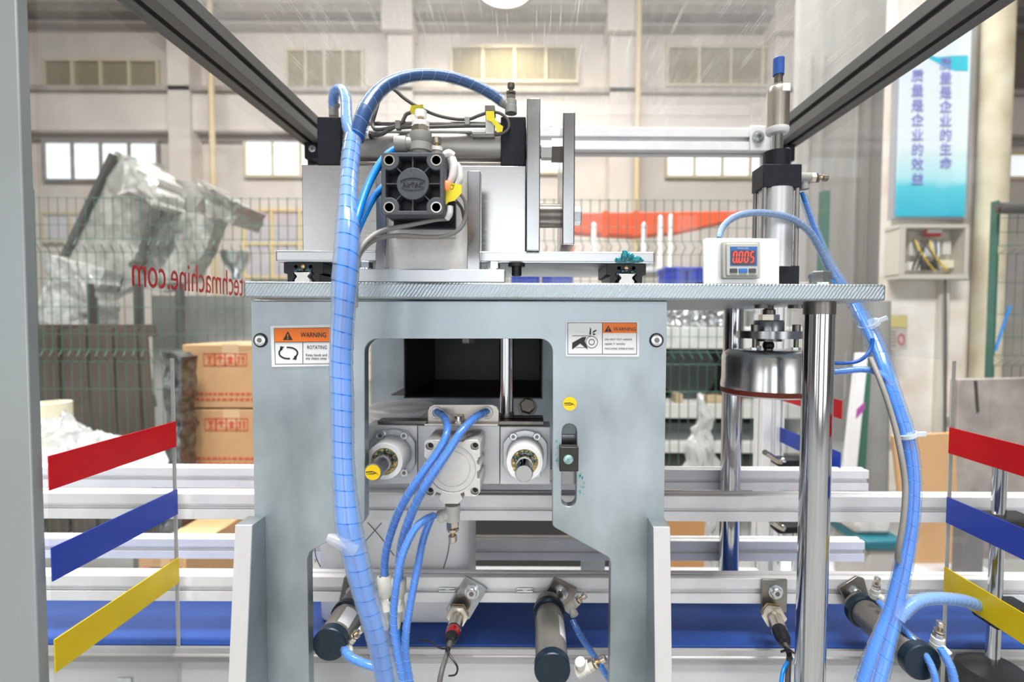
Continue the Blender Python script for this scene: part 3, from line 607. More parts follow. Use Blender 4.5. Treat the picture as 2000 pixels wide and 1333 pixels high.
tag(bagheap('poly_bag', 'translucent plastic bag slumped beside the rear chrome column', 1330, 775, 1440, 1172, 2.3, 9, bagm, 0.2), 'translucent plastic bag slumped beside the rear chrome column', 'bag')
zb2 = bench('grey bench behind the rails at the right holding bins', 1560, 2060, 1180, 1.62, 2.05, tblm)
def PZ(z, Y): return HOR+(CZ-z)*F/Y
for o in [o for o in bpy.data.objects if o.name == 'poly_bag']: pass
stn = mat('mottled_board', (0.33, 0.29, 0.27), 0.75, 0, 0.4, 9)
sb = thing('mottled_board', 'mottled grey brown board standing right behind the red tape', 'board')
G().prismp([(1872, 742), (2080, 738), (2080, PZ(zb2, 1.95)), (1862, PZ(zb2, 1.95)-1)], 1.95, 1.99).obj('board_body', stn, sb, 0.003); G().prismp([(1903, 744), (1909, 744), (1913, 806), (1908, 806)], 1.947, 1.95).obj('board_slot', dkb, sb)
cs = thing('cardboard_sheet', 'cardboard sheet leaning upright behind the right hose', 'cardboard')
G().prismp([(1744, 853), (1866, 846), (1874, PZ(zb2, 1.9)-4), (1772, PZ(zb2, 1.9)-4)], 1.9, 1.915).obj('sheet', card, cs)
bins = thing('storage_bin', 'grey bin with teal lid behind the rail ends at right', 'bin')
bx('bin_body', mat('bin_grey', (0.38, 0.36, 0.34), 0.5), 1694, 1074, 1782, PZ(zb2, 1.66)-4, 1.66, 1.85, bins, 0.01); bx('bin_lid', mat('bin_teal', (0.01, 0.12, 0.16), 0.45), 1692, 1058, 1772, 1076, 1.65, 1.86, bins, 0.006)
tag(bx('stone_block', mat('pale_stone', (0.55, 0.53, 0.5), 0.6, 0, 0.2, 20), 1672, 1012, 1742, 1046, 1.70, 1.82, bev=0.015), 'pale rounded block lying on the teal lid', 'block')
tag(bx('grey_board', mat('panel_dark_grey', (0.16, 0.15, 0.15), 0.6), 1878, 1035, 1920, PZ(zb2, 1.72)-5, 1.72, 1.76), 'dark grey board standing behind the blue tape at right', 'panel')
g = G(); a, b = W(1712, 590, 2.6), W(1722, 1000, 2.5); g.cyl(a, V(b.x, 2.55, 0.0), M2(24, 2.5), seg=24); tag(g.obj('grey_pipe', mat('pvc_grey', (0.30, 0.30, 0.29), 0.5, 0, 0.1, 6)), 'thick grey pipe leaning upright right of the chrome column', 'pipe')
wp = thing('white_leaning_profile', 'white profile with purple print leaning behind the right column', 'profile')
G().prismp([(1677, 690), (1696, 690), (1672, 930), (1650, 930)], 2.3, 2.33).obj('profile_bar', paper, wp); G().prismp([(1674, 800), (1690, 785), (1689, 800), (1672, 818)], 2.297, 2.3).obj('purple_print', mat('print_purple', (0.4, 0.08, 0.36), 0.5), wp)
G().prismp([(1696, 690), (1704, 690), (1690, 930), (1672, 930)], 2.33, 2.36).obj('green_edge', fg, wp)
G().prismp([(1650, 930), (1690, 930), (1690, 1172), (1650, 1172)], 2.3, 2.36).obj('profile_foot', dkb, wp)
# ------------------------------------------------------------------ enclosure frame
YR = 0.914; PL = W(600, 290, YR); XL = PL.x; ZB = PL.z; XR = W(1545, 287, YR).x; ZT = ZB+0.041; BS = 0.04; BASEZ = 0.845
def slotted(sz=0.04, gw=0.008, gd=0.011, lip=0.0025):
    h, g = sz/2, gw/2; side = [(-h, -h), (-g, -h), (-g, -h+lip), (-g*1.9, -h+lip+0.001), (-g*1.3, -h+gd), (g*1.3, -h+gd), (g*1.9, -h+lip+0.001), (g, -h+lip), (g, -h)]
    out = []
    for k in range(4):
        a = math.pi/2*k; out += [(x*math.cos(a)-y*math.sin(a), x*math.sin(a)+y*math.cos(a)) for x, y in side]
    return out
PROF = slotted()
en = thing('enclosure_frame', 'grey aluminium profile frame of the machine enclosure', 'frame')
zc = ZB+0.02
G().prism(PROF, [], lambda u, v, t: (XL+0.02+u, t, zc+v), 0.40, YR+0.04).obj('side_beam', alud, en, 0.0008, 1)
G().prism(PROF, [], lambda u, v, t: (XR-0.02+u, t, zc+v), 0.40, YR+0.04).obj('side_beam', alud, en, 0.0008, 1)
G().prism(PROF, [], lambda u, v, t: (t, YR+0.02+u, zc+v), XL+0.04, XR-0.04).obj('rear_beam', alu, en, 0.0008, 1)
for x in (XL+0.02, XR-0.02): G().prism(PROF, [], lambda u, v, t: (x+u, YR+0.02+v, t), 0, ZB).obj('rear_post', alu, en, 0.0008, 1)
postm = mat('front_post_grey', (0.32, 0.35, 0.36), 0.4, 0.3, 0.05, 8)
px0 = -0.4095
for sx, xx in ((1, px0), (-1, XR+0.012)):
    G().prism([(xx, 0.398), (xx, 0.4068), (xx-sx*0.016, 0.4225), (xx-sx*0.03, 0.436), (xx-sx*0.075, 0.436), (xx-sx*0.075, 0.398), (xx-sx*0.046, 0.398), (xx-sx*0.044, 0.402), (xx-sx*0.036, 0.402), (xx-sx*0.034, 0.398)], [], lambda u, v, t: (u, v, t), 0, 1.78).obj('front_post', postm, en, 0.0012, 2)
for sx, xx in ((1, XL+0.04), (-1, XR-0.04)):       # corner brackets at the rear corners
    g = G(); g.prism([(0, 0), (0.036*sx, 0), (0.036*sx, -0.006), (0.006*sx, -0.04), (0, -0.04)], [], lambda u, v, t: (xx-sx*0.038+u, t, ZB+v), YR-0.005, YR+0.012)
    br = g.obj('corner_bracket', blkp, en, 0.001); socket(br, V(xx-sx*0.022, YR-0.005, ZB-0.012), (0, -1, 0), 0.006, 0.005, name='screw')
    g = G(); g.box(min(xx-sx*0.002, xx-sx*0.032), max(xx-sx*0.002, xx-sx*0.032), YR-0.03, YR-0.002, ZB-0.028, ZB); br = g.obj('corner_bracket', blkp, en, 0.001); socket(br, V(xx-sx*0.016, YR-0.03, ZB-0.012), (0, -1, 0), 0.006, 0.005, name='screw')
p = W(1480, 268, YR-0.004); g = G(); g.box(p.x-0.014, p.x+0.03, YR-0.005, YR, ZB-0.002, ZT+0.002); b = g.obj('joint_plate', alu, en, 0.001); socket(b, V(p.x, YR-0.005, p.z), (0, -1, 0), 0.008, 0.006, washer=0.011, name='screw')
rpn = thing('acrylic_roof', 'scratched clear acrylic roof panel above the machine', 'panel'); G().box(XL+0.005, XR-0.005, 0.402, YR+0.035, ZT, ZT+0.005).obj('acrylic_sheet', paner, rpn)
for x, y in ((XL+0.02, YR+0.02), (XR-0.02, YR+0.02), (0.03, YR+0.02)): socket(rpn, V(x, y, ZT+0.005), (0, 0, 1), 0.005, 0.004, name='screw')
bpn = thing('acrylic_screen', 'clear acrylic rear panel behind the chrome columns', 'panel'); G().box(XL+0.04, XR-0.04, YR+0.018, YR+0.022, BASEZ+0.42, ZB).obj('acrylic_sheet', pane, bpn)
def sidepane(sx, X, label, xe_near, ytop, ynear, ye_far):
    t = thing('acrylic_guard', label, 'panel'); Yn = WX(xe_near, ynear, X).y; zt = WX(xe_near, ytop, X).z; Yf = ye_far
    g = G(); g.prism([(0.412, BASEZ), (Yn, BASEZ), (Yn, zt), (Yf, zt), (Yf, BASEZ), (YR, BASEZ), (YR, ZB), (0.412, ZB)], [], lambda u, v, tt: (tt, u, v), X-0.002, X+0.002); g.obj('acrylic_sheet', pane, t)
    e = G(); e.box(X-0.0021, X+0.0021, Yn, Yn+0.0006, BASEZ, zt); e.obj('polished_edge', mat('acrylic_edge', (0.72, 0.70, 0.66), 0.3), t)
    for zz, m, nm in ((-0.1283, redt, 'red_tape_strip'), (-0.2065, bluet, 'blue_tape_strip'), (-0.286, yelt, 'yellow_tape_strip')):
        G().box(X-sx*0.003-0.0006, X-sx*0.003+0.0006, 0.4085, Yn-0.0006, CZ+zz-0.0145, CZ+zz+0.0145).obj(nm, m, t)
        if sx > 0: G().box(X-sx*0.003-0.0006, X-sx*0.003+0.0006, Yf+0.0006, YR-0.002, CZ+zz-0.0138, CZ+zz+0.0138).obj(nm, m, t)
    return t, Yn
XPL = XL+0.006; XPR = XR-0.006
spl, YnL = sidepane(-1, XPL, 'left acrylic side panel with red, blue and yellow tape and red mirrored lettering', 340, 700, 900, 0.735)
spr, YnR = sidepane(1, XPR, 'right acrylic side panel with red, blue and yellow tape strips', 1857, 705, 900, 0.731)
a, b = WX(266, 559, XPL), WX(490, 578, XPL)
tx = text('utechmachine.com', 0.05, redt, V(XPL-0.0026, b.y, a.z), (0, -1, 0), (0, 0, 1), spl, 'printed_lettering', 0.0002)
ys = [v.co.y for v in tx.data.vertices]; zs = [v.co.z for v in tx.data.vertices]; ky = (b.y-a.y)/(max(ys)-min(ys)); xh = 0.97
for v in tx.data.vertices: v.co.y *= ky; v.co.z *= xh

# ------------------------------------------------------------------ base and conveyor
mb = thing('machine_base', 'grey steel base cabinet carrying the whole machine', 'cabinet')
G().box(XL+0.05, XR-0.05, 0.425, 0.905, 0.10, BASEZ).obj('cabinet_body', mat('base_grey', (0.55, 0.56, 0.57), 0.5), mb, 0.004)
for x in (XL+0.09, XR-0.09):
    for y in (0.48, 0.85): G().cyl(V(x, y, 0), V(x, y, 0.1), 0.025).obj('foot', blkp, mb)
cv = thing('belt_conveyor', 'belt conveyor with blue belt and white skirt running left to right', 'conveyor')
ZBELT = W(1040, 1262, 0.557).z
G().box(-1.1, 1.15, 0.558, 0.70, ZBELT-0.004, ZBELT).obj('belt', beltm, cv, 0.0008)
dkrail = mat('conveyor_profile', (0.42, 0.415, 0.41), 0.42, 0.45, 0.05, 20)
zt, zb = ZBELT-0.001, W(1040, 1299, 0.553).z; zm = (zt+zb)/2
G().prism([(0.557, zt-0.001), (0.5545, zt-0.002), (0.553, zm+0.002), (0.5515, zm+0.0015), (0.5505, zm), (0.5515, zm-0.002), (0.553, zm-0.0025), (0.553, zb+0.001), (0.554, zb), (0.565, zb), (0.565, zt-0.0045)], [], lambda u, v, t: (t, u, v), -1.1, 1.15).obj('side_profile', dkrail, cv)
G().box(-1.1, 1.15, 0.557, 0.56, BASEZ+0.001, zb+0.0002).obj('skirt_panel', mat('skirt_white', (0.62, 0.63, 0.64), 0.4, 0.2, 0.05, 4), cv)
G().box(-1.1, 1.15, 0.70, 0.71, BASEZ+0.001, ZBELT-0.005).obj('rear_profile', alu, cv)
G().box(-1.08, 1.13, 0.565, 0.699, BASEZ+0.001, ZBELT-0.0045).obj('slider_bed', alud, cv)
p = W(245, 1329, 0.557); g = G(); g.obox(p, V(1, 0, 0), V(0, 0, 1), 0.016, 0.004, 0.007); g.obj('tee_nut', steel, cv)
def rail(label, Yf, ytop, x0, x1, nuts=(), h=0.0305, dep=0.018):
    t = thing('guide_rail', label, 'rail'); zt = W(1040, ytop, Yf).z; zb = zt-h; zm = (zt+zb)/2; g = 0.0035; d = 0.0045
    pr = [(Yf, zb+0.0005), (Yf, zm-g), (Yf+d, zm-g-0.001), (Yf+d, zm-g+0.0012), (Yf+d-0.001, zm-g+0.0018), (Yf+d, zm-g+0.0026), (Yf+d, zm+g+0.001), (Yf, zm+g), (Yf, zt-0.0006), (Yf+0.0006, zt), (Yf+dep*0.42, zt), (Yf+dep*0.45, zt-0.0025), (Yf+dep*0.62, zt-0.0025), (Yf+dep*0.65, zt+0.0002), (Yf+dep, zt+0.0002), (Yf+dep, zb), (Yf+0.0005, zb)]
    G().prism(pr, [], lambda u, v, tt: (tt, u, v), x0, x1).obj('profile', alu, t)
    for x in nuts:
        c = V(W(x, 1155, Yf).x, Yf+0.0016, zm); g = G(); g.obox(c+V(0, 0, 0.0016), V(1, 0, 0), V(0, 0, 1), 0.019, 0.003, 0.0022); g.obox(c-V(0, 0, 0.0016), V(1, 0, 0), V(0, 0, 1), 0.019, 0.003, 0.0022)
        g.lathe(c+V(0, 0.001, 0), V(0, -1, 0), [(0, 0.0028), (0.002, 0.0028), (0.002, 0.0015)], 14); g.obj('tee_nut', steel, t)
    return t, zt, zb
xe = W(1697, 930, 0.72).x
_, zB, _ = rail('near upper guide rail running full width below the gripper', 0.57, 968, -1.0, 1.05)
_, zD, zDb = rail('near lower guide rail carrying the sensor and cylinder brackets', 0.57, 1129, -1.0, 1.05, (873, 1025))
_, zA, _ = rail('far upper guide rail ending short at the right', 0.72, 917, -0.95, xe)
_, zC, _ = rail('far lower guide rail ending short at the right', 0.72, 1056, -0.95, xe-0.003)
def stand(label, X, Y, zt, rails, foot=True):
    t = thing('guide_rail_stand', label, 'stand'); G().lathe(V(X, Y, 0.01), V(0, 0, 1), [(0, 0.0064), (zt-0.01, 0.0064)], 20).obj('rod', chrome, t)
    G().lathe(V(X, Y, BASEZ), V(0, 0, 1), [(0.0, 0.04), (0.06, 0.04), (0.075, 0.03), (0.08, 0.0066)], 28).obj('height_clamp', blkp, t); G().lathe(V(X, Y, 0), V(0, 0, 1), [(0, .06), (.01, .06), (.02, .02)], 28).obj('foot', blkp, t)
    for z in rails:
        c = G(); c.box(X-0.012, X+0.035, Y-0.016, Y+0.016, z-0.028, z-0.006); cl = c.obj('clamp', blkp, t, 0.003)
        G().lathe(V(X-0.012, Y-0.002, z-0.012), V(-1, 0, 0), [(0, 0.006), (0.002, 0.008), (0.007, 0.008), (0.009, 0.005)], 18).obj('clamp_knob', nickel, cl)
    return t
Xs = W(1944, 1150, 0.532).x
stand('chrome rod stand with black clamps behind the right tape strips', Xs, 0.532, W(1950, 888, 0.532).z, (zB, zD))
stand('chrome rod stand outside the left panel holding the guide rails', -0.75, 0.532, W(1950, 888, 0.532).z, (zB, zD))
for (pa, pb, ax0, ax1, ay, lab) in (((1494, 884), (1530, 908), 1518, 1600, 905, 'upper black adjusting arm with pale pin beside the chrome column'), ((1506, 1018), (1534, 1038), 1517, 1600, 1036, 'lower black adjusting arm with pale pin seen between the rails')):
    t = thing('adjusting_arm', lab, 'arm'); a = W(ax0, ay-7, 0.79); b = W(ax1, ay+9, 0.79)
    g = G(); g.prismp([(ax0+8, ay-7), (ax1, ay-7), (ax1, ay+6), (ax0+8, ay+9), (ax0, ay+6), (ax0, ay-1)], 0.775, 0.80); g.obj('arm_bar', blkp, t, 0.003)
    g = G(); g.cyl(W(*pa, 0.75), W(*pb, 0.785), M2(5.5, 0.77), seg=16); g.obj('clamp_pin', nickel, t); G().lathe(W(ax0+12, ay-5, 0.775), V(0, -1, 0.5), [(0, 0.004), (0.003, 0.004), (0.004, 0.002)], 14).obj('screw', steel, t)
    g = G(); x = b.x-(0.01 if ay < 1000 else 0.03); g.cyl(V(x, 0.80, BASEZ), V(x, 0.80, b.z), 0.008, seg=16); g.obj('support_rod', chrome, t)

# ------------------------------------------------------------------ bottle
bt = thing('white_bottle', 'translucent white square bottle with wide threaded neck under the gripper', 'bottle')
bcx, bcy = -0.173, 0.652; z0 = ZBELT
g = G(); prof = [(0, .088, .052, .012), (0.004, .0925, .0565, .018), (0.02, .0935, .0575, .02), (0.18, .0935, .0575, .02), (0.205, .088, .055, .025), (0.218, .065, .048, .04)]; rings = []
for h, ax, ay, r in prof: rings.append([g.b.verts.new((bcx+u, bcy+v, z0+h)) for u, v in rrect(-ax, -ay, ax, ay, min(r, ay*0.95), 5)])
for p, q in zip(rings, rings[1:]):
    for i in range(len(p)): g.face([p[i], p[(i+1) % len(p)], q[(i+1) % len(p)], q[i]])
g.face(rings[0]); g.face(rings[-1]); g.obj('body', hdpe, bt)
zn = W(784, 791, 0.652).z; nb = z0+0.216; H = zn-nb; R = 0.0425
pr = [(0, R+.004)]; k = 0
while k < 5: h0 = H*0.25+k*H*0.15; pr += [(h0, R), (h0+H*.04, R+.003), (h0+H*.08, R+.003), (h0+H*.12, R)]; k += 1
pr += [(H, R-.001), (H, R-.0045), (H*0.86, R-.0045), (H*.84, 0)]
G().lathe(V(bcx, bcy, nb), V(0, 0, 1), pr, 40).obj('neck', hdpe, bt)
for pts in (((718, 1021), (742, 1048), (770, 1086)), ((745, 1022), (725, 1045), (703, 1070)), ((615, 1070), (617, 1088), (626, 1108)), ((878, 1060), (874, 1085), (866, 1111))):
    P, Rr = pp([(x, y, 0.590, 1.0) for x, y in pts], 4); G().sweep(P, Rr, 5).obj('tie_string', greyc, bt)

# ------------------------------------------------------------------ sensors and small cylinders on the near lower rail
lblp = mat('pale_label', (0.62, 0.63, 0.65), 0.4)
def stopper(label, X, Z, Yf, Yb, r, brk, bolt, collar_t, valves, lab=True):
    t = thing('air_cylinder', label, 'air cylinder'); c = V(X, Yf, Z); L = Yb-Yf
    G().lathe(c, V(0, 1, 0), [(0.010, r*0.93), (L*0.7, r*0.93), (L*0.7, r*.85), (L, r*.85)], 36).obj('barrel', cylg, t)
    g = G(); g.lathe(c, V(0, 1, 0), [(0, r*0.95), (0.001, r), (0.0095, r), (0.0105, r*.94)], 36); e = g.obj('end_cap', cblue, t)
    G().lathe(c+V(0, collar_t, 0), V(0, 1, 0), [(0, r*.94), (0.002, r*1.06), (0.008, r*1.06), (0.010, r*.9)], 36).obj('front_collar', cblue, t)
    if brk: b = G().prismp(brk, 0.566, 0.5695).obj('mounting_bracket', dsteel if X < 0 else mat('bracket_steel', (0.33, 0.30, 0.27), 0.32, 0.85, 0.15, 40), t, 0.0006); socket(b, W(*bolt, 0.566), (0, -1, 0), 0.0062, 0.006, washer=0.0085)
    if lab:
        g = G(); n = 8; rr = r*0.935; rows = []
        for i in range(n+1):
            a = math.radians(lab[0]+(lab[1]-lab[0])*i/n); rows.append([g.b.verts.new((X+rr*math.sin(a), y, Z+rr*math.cos(a))) for y in (Yf+lab[2], Yf+lab[3])])
        for p, q in zip(rows, rows[1:]): g.face([p[0], p[1], q[1], q[0]])
        g.obj('rating_label', lblp, t)
    for (x, y, Yv, up, side, s) in valves: controller(t, W(x, y, Yv), up, side, M2(s, Yv), ivory, nickel, brass)
    return t
stopper('small grey air cylinder with dark blue cap behind the main hose at lower left', -0.1978, CZ-0.3165, 0.47, 0.572, 0.0166, [(672, 1128), (705, 1128), (712, 1185), (660, 1185)], (690, 1158), 0.044, ((672, 1262, 0.487, (0.75, -0.1, 0.75), (0.35, -0.7, -0.5), 11), (742, 1175, 0.53, (0.8, -0.2, -0.3), (0, 0, 1), 8)), (10, 60, 0.014, 0.040))
stopper('grey air cylinder with dark blue cap at the bottom centre', 0.0200, CZ-0.3262, 0.449, 0.56, 0.0170, [(1083, 1129), (1127, 1151), (1126, 1158), (1106, 1196), (1048, 1196), (1050, 1184)], (1095, 1158), 0.088, ((1107, 1190, 0.545, (0.72, -0.1, 0.62), (0.35, -0.75, -0.55), 10), (1128, 1314, 0.462, (0.86, -0.1, 0.55), (-0.3, -0.35, 0.9), 13)), (35, 80, 0.034, 0.068))
stopper('grey air cylinder under the thick hose at lower right', 0.3785, CZ-0.327, 0.463, 0.56, 0.0178, [(1638, 1150), (1674, 1127), (1688, 1131), (1704, 1190), (1690, 1222), (1668, 1205)], (1668, 1157), 0.082, ((1708, 1168, 0.53, (0, -0.15, 1), (0.6, -0.75, -0.4), 9), (1828, 1268, 0.47, (0.05, -0.1, 1), (0.35, -0.75, -0.6), 12)), None)
def sensor(label, brk, bolt, a, b, Ya, Yb, r, lens, brm):
    t = thing('photo_sensor', label, 'sensor'); bb = G().prismp(brk, 0.566, 0.5692).obj('mounting_bracket', brm, t, 0.0006); socket(bb, W(*bolt, 0.566), (0, -1, 0), 0.0062, 0.006, washer=0.0085)
    A, B = W(*a, Ya), W(*b, Yb); d = (B-A); L = d.length; u = d.normalized()
    G().lathe(A, u, [(0, r), (L*0.62, r)], 24).obj('threaded_barrel', nickel, t); G().lathe(A+u*L*0.12, u, [(0, r*1.6), (0.004, r*1.6), (0.0045, r*1.4)], 6).obj('lock_nut', nickel, t)
    G().lathe(A+u*L*0.02, u, [(0, r*1.55), (0.003, r*1.55)], 6).obj('lock_nut', brass, t)
    G().lathe(A+u*L*0.6, u, [(0, r*.95), (L*0.3, r*.9), (L*0.42, r*.7), (L*0.46, r*.35), (L*.75, r*.3)], 20).obj('cable_gland', blkp, t)
    if lens: G().lathe(A+u*L*0.66, u, [(0, r*.97), (L*.05, r*1.02), (L*0.14, r*1.0), (L*.2, r*.9)], 20).obj('red_indicator_ring', mat('red_lens', (0.35, 0.005, 0.01), 0.15, coat=0.5), t); G().lathe(A+u*L*0.8+V(-0.001, -0.0015, r*.55), u, [(0, 0.0), (0.0005, 0.0018), (0.0025, 0.0018), (0.003, 0)], 10).obj('indicator_led', ledred, t)
    return t
bright = mat('bright_bracket', (0.42, 0.45, 0.47), 0.2, 0.9, 0.25, 60)
sensor('photo sensor with red lit ring on a tilted bracket left of centre', [(911, 1127), (952, 1151), (917, 1211), (877, 1211), (872, 1190)], (922, 1156), (896, 1196), (880, 1252), 0.56, 0.512, M2(14, 0.54), True, bright)
sensor('photo sensor with black end on an upright bracket left of the chrome column', [(1489, 1133), (1538, 1133), (1537, 1198), (1487, 1198)], (1514, 1156), (1508, 1196), (1532, 1256), 0.56, 0.512, M2(15, 0.54), False, mat('bracket_steel2', (0.30, 0.29, 0.26), 0.32, 0.85, 0.15, 40))
P, R = pp([(879, 1255, 0.508, 5), (871, 1285, 0.49, 5), (862, 1315, 0.475, 5.5), (850, 1380, 0.46, 5.5)], 6); t = tag(G().sweep(P, R, 12).obj('sensor_cable', greyc), 'grey cable with a loose black tie hanging from the red lit sensor', 'cable')
P, R = pp([(872, 1262, 0.495, 2), (880, 1283, 0.485, 2), (893, 1303, 0.48, 2), (890, 1318, 0.48, 2), (876, 1321, 0.48, 1.5)], 6); G().sweep(P, R, 7).obj('cable_tie', blkp, t)
P, R = pp([(821, 1252, 0.545, 1.8), (840, 1253, 0.53, 1.8), (858, 1266, 0.50, 1.8), (872, 1268, 0.495, 1.8)], 6); G().sweep(P, R, 7).obj('cable_tie', blkp, t)
P, R = pp([(1533, 1258, 0.508, 4.5), (1541, 1275, 0.50, 5), (1540, 1300, 0.495, 5), (1538, 1345, 0.485, 5.5)], 6); t = tag(G().sweep(P, R, 12).obj('sensor_cable', greyc), 'grey cable hanging from the black sensor beside the chrome column', 'cable')
P, R = pp([(1526, 1274, 0.498, 2.4), (1540, 1270, 0.492, 2.4), (1550, 1276, 0.498, 2.4)], 5); G().sweep(P, R, 7).obj('cable_tie', blkp, t)
P, R = pp([(1546, 1285, 0.50, 4), (1530, 1310, 0.49, 4), (1524, 1350, 0.48, 4)], 6); tag(G().sweep(P, R, 10).obj('blue_air_tube', blue), 'short blue tube behind the grey cable at the column foot', 'hose')
# ------------------------------------------------------------------ front plate
YP0, YP1 = 0.46, 0.472
fp = thing('front_plate', 'big galvanised steel front plate with square window and two legs', 'plate')
def dn(px, py, z, Y=YP0): # point straight below a photo point, at height z
    X = W(px, py, Y).x; return X
P = [(490, 588), (1303, 588), (1297, 1012)]
pw_ = [(W(x, y, YP0).x, W(x, y, YP0).z) for x, y in P]
rx = pw_[2][0]; ilx, irx = W(600, 1095, YP0).x, W(1193, 1095, YP0).x; lx = pw_[0][0]
def arcp(cx, cy, r, a0, a1, n=6): return [(cx+r*math.cos(math.radians(a0+(a1-a0)*i/n)), cy+r*math.sin(math.radians(a0+(a1-a0)*i/n))) for i in range(n+1)]
inner = [(1193, 1100), (1190, 1092), (1186, 1088), (1083, 1031), (1079, 1026)]+arcp(1053, 688, 26, 0, -90)+arcp(738, 688, 26, -90, -180)+[(713, 1014), (709, 1022), (702, 1027), (612, 1074), (604, 1080), (600, 1092)]
iw = [(W(x, y, YP0).x, W(x, y, YP0).z) for x, y in inner]
outer = [pw_[0], pw_[1], (rx, BASEZ), (irx, BASEZ)]+iw+[(ilx, BASEZ), (lx, BASEZ)]
slot = arcp(1112, 843, 14.5, 180, 360)+arcp(1111, 976, 14.5, 0, 180)
sw_ = [(W(x, y, YP0).x, W(x, y, YP0).z) for x, y in slot]
G().prism(outer, [sw_], lambda u, v, t: (u, t, v), YP0, YP1).obj('plate_body', galv, fp, 0.0007, 2)
for x, y in ((509, 665), (1282, 665)):
    c = W(x, y, YP0); socket(fp, c, (0, -1, 0), 0.0052, 0.0022, washer=0); G().lathe(c, V(0, -1, 0), [(0, 0.0068), (0.0003, 0.0068)], 24).obj('counterbore_ring', ink, fp)
for x0, x1, nm in ((485, 530, 1), (1265, 1297, -1)):
    a, b = W(x0, 1008, YP0).x, W(x1, 1012, YP0).x; zt = W(1280, 1012, YP0).z
    if nm == 1: b = a+(W(1297, 1012, YP0).x-W(1265, 1012, YP0).x)*1.02
    g = G(); g.prism([(YP0, zt), (YP0*0.955, zt), (YP0*0.895, BASEZ), (YP0, BASEZ)], [], lambda u, v, t: (t, u, v), a, b); gu = g.obj('gusset', galv, fp, 0.0004)
    yf = YP0*0.955; g = G(); g.prism([(yf-.0006, zt-.0004), (yf, zt-.0002), (YP0*0.895, BASEZ), (YP0*0.895-.0006, BASEZ)], [], lambda u, v, t: (t, u, v), a+.0004, b-.0004); g.obj('ground_edge', mat('pale_cut_steel', (.62, .62, .62), .5, .25, .08, 30, (1, 1, .3)), gu)
YL = YP0-0.0006
def flat(parent, name, m, pts, k=0, holes=()): return G().prismp(pts, YL-0.00025*k, YL-0.00025*(k-1), holes).obj(name, m, parent)
def rect(x0, y0, x1, y1): return [(x0, y0), (x1, y0), (x1, y1), (x0, y1)]
def ring_(parent, name, m, x0, y0, x1, y1, w_, k): return flat(parent, name, m, rect(x0, y0, x1, y1), k, [rect(x0+w_, y0+w_, x1-w_, y1-w_)])
def ptext(parent, s, px, py, h, m=ink, k=2, bold=0, sq=1.0, width=None):
    c = W(px, py, YL-0.00025*k); t = text(s, M2(h, YL), m, c, (1, 0, 0), (0, 0, 1), parent, 'lettering', 0.00004, 'LEFT', sq, bold)
    if width:
        xs = [v.co.x for v in t.data.vertices]; f_ = M2(width, YL)/(max(xs)-min(xs))
        for v in t.data.vertices: v.co.x *= f_
    return t
def tri(parent, cx, cy, s, k):
    flat(parent, 'warning_triangle', ink, [(cx, cy-s), (cx+s*1.0, cy+s*0.8), (cx-s*1.0, cy+s*0.8)], k)
    flat(parent, 'exclamation_mark', orange, [(cx-s*.12, cy-s*.4), (cx+s*.12, cy-s*.4), (cx+s*.06, cy+s*.28), (cx-s*.06, cy+s*.28)], k+1); flat(parent, 'exclamation_mark', orange, circ(cx, cy+s*.52, s*.13, 10), k+1)
lb = flat(fp, 'warning_label', paper, [(528, 637), (650, 634), (652, 715), (531, 717)], 1)
flat(lb, 'orange_band', orange, [(535, 642), (643, 640), (644, 668), (536, 669)], 2)
flat(lb, 'border_line', ink, [(535, 641.5), (645, 640), (647, 711), (537, 712)], 2, [[(536, 642.3), (644.2, 640.9), (646, 710.2), (537.8, 711.2)]])
flat(lb, 'border_line', ink, [(536, 668.3), (645, 667.6), (645, 668.6), (536, 669.3)], 3); flat(lb, 'border_line', ink, rect(591, 669, 592, 711), 2)
tri(lb, 562, 657, 9.5, 3); ptext(lb, 'WARNING', 587, 659, 13, k=3, bold=0.00006, width=50); ptext(lb, 'ROTATING', 599.5, 682, 10, width=38)
ptext(lb, 'Keep hands and', 597, 696, 7, width=41); ptext(lb, 'any object away', 597, 702.5, 7, width=41)
def arcband(cx, cy, rx_, ry_, a0, a1, w_, n=12):
    o = [(cx+rx_*math.cos(math.radians(a0+(a1-a0)*i/n)), cy+ry_*math.sin(math.radians(a0+(a1-a0)*i/n))) for i in range(n+1)]
    q = [(cx+(rx_-w_)*math.cos(math.radians(a0+(a1-a0)*i/n)), cy+(ry_-w_)*math.sin(math.radians(a0+(a1-a0)*i/n))) for i in range(n+1)]
    return o+q[::-1]
flat(lb, 'rotation_arrow', ink, arcband(563, 690, 19.5, 12.5, -100, 50, 3), 2); flat(lb, 'rotation_arrow', ink, arcband(563, 690, 19.5, 12.5, 80, 230, 3), 2)
flat(lb, 'arrow_head', ink, [(571, 702), (580, 694), (578.5, 703.5)], 2); flat(lb, 'arrow_head', ink, [(555, 678), (546, 686), (547.5, 676.5)], 2)
lb = flat(fp, 'warning_label', paper, [(1105, 627), (1248, 628), (1248, 697), (1105, 696)], 1)
ring_(lb, 'border_line', ink, 1108.5, 630.5, 1244, 692.5, 0.9, 2); flat(lb, 'border_line', ink, rect(1176, 631, 1177, 692), 2)
flat(lb, 'orange_band', orange, rect(1177, 631.5, 1243.2, 651), 2); tri(lb, 1188, 643, 7, 3); ptext(lb, 'WARNING', 1198.5, 646.5, 10, k=3, width=43)
for k, (s, wd) in enumerate((('DO NOT PUT HANDS', 53), ('NEAR IT WHEN', 39), ('MACHINE OPERATING.', 58))): ptext(lb, s, 1181, 665+k*9, 5.2, width=wd)
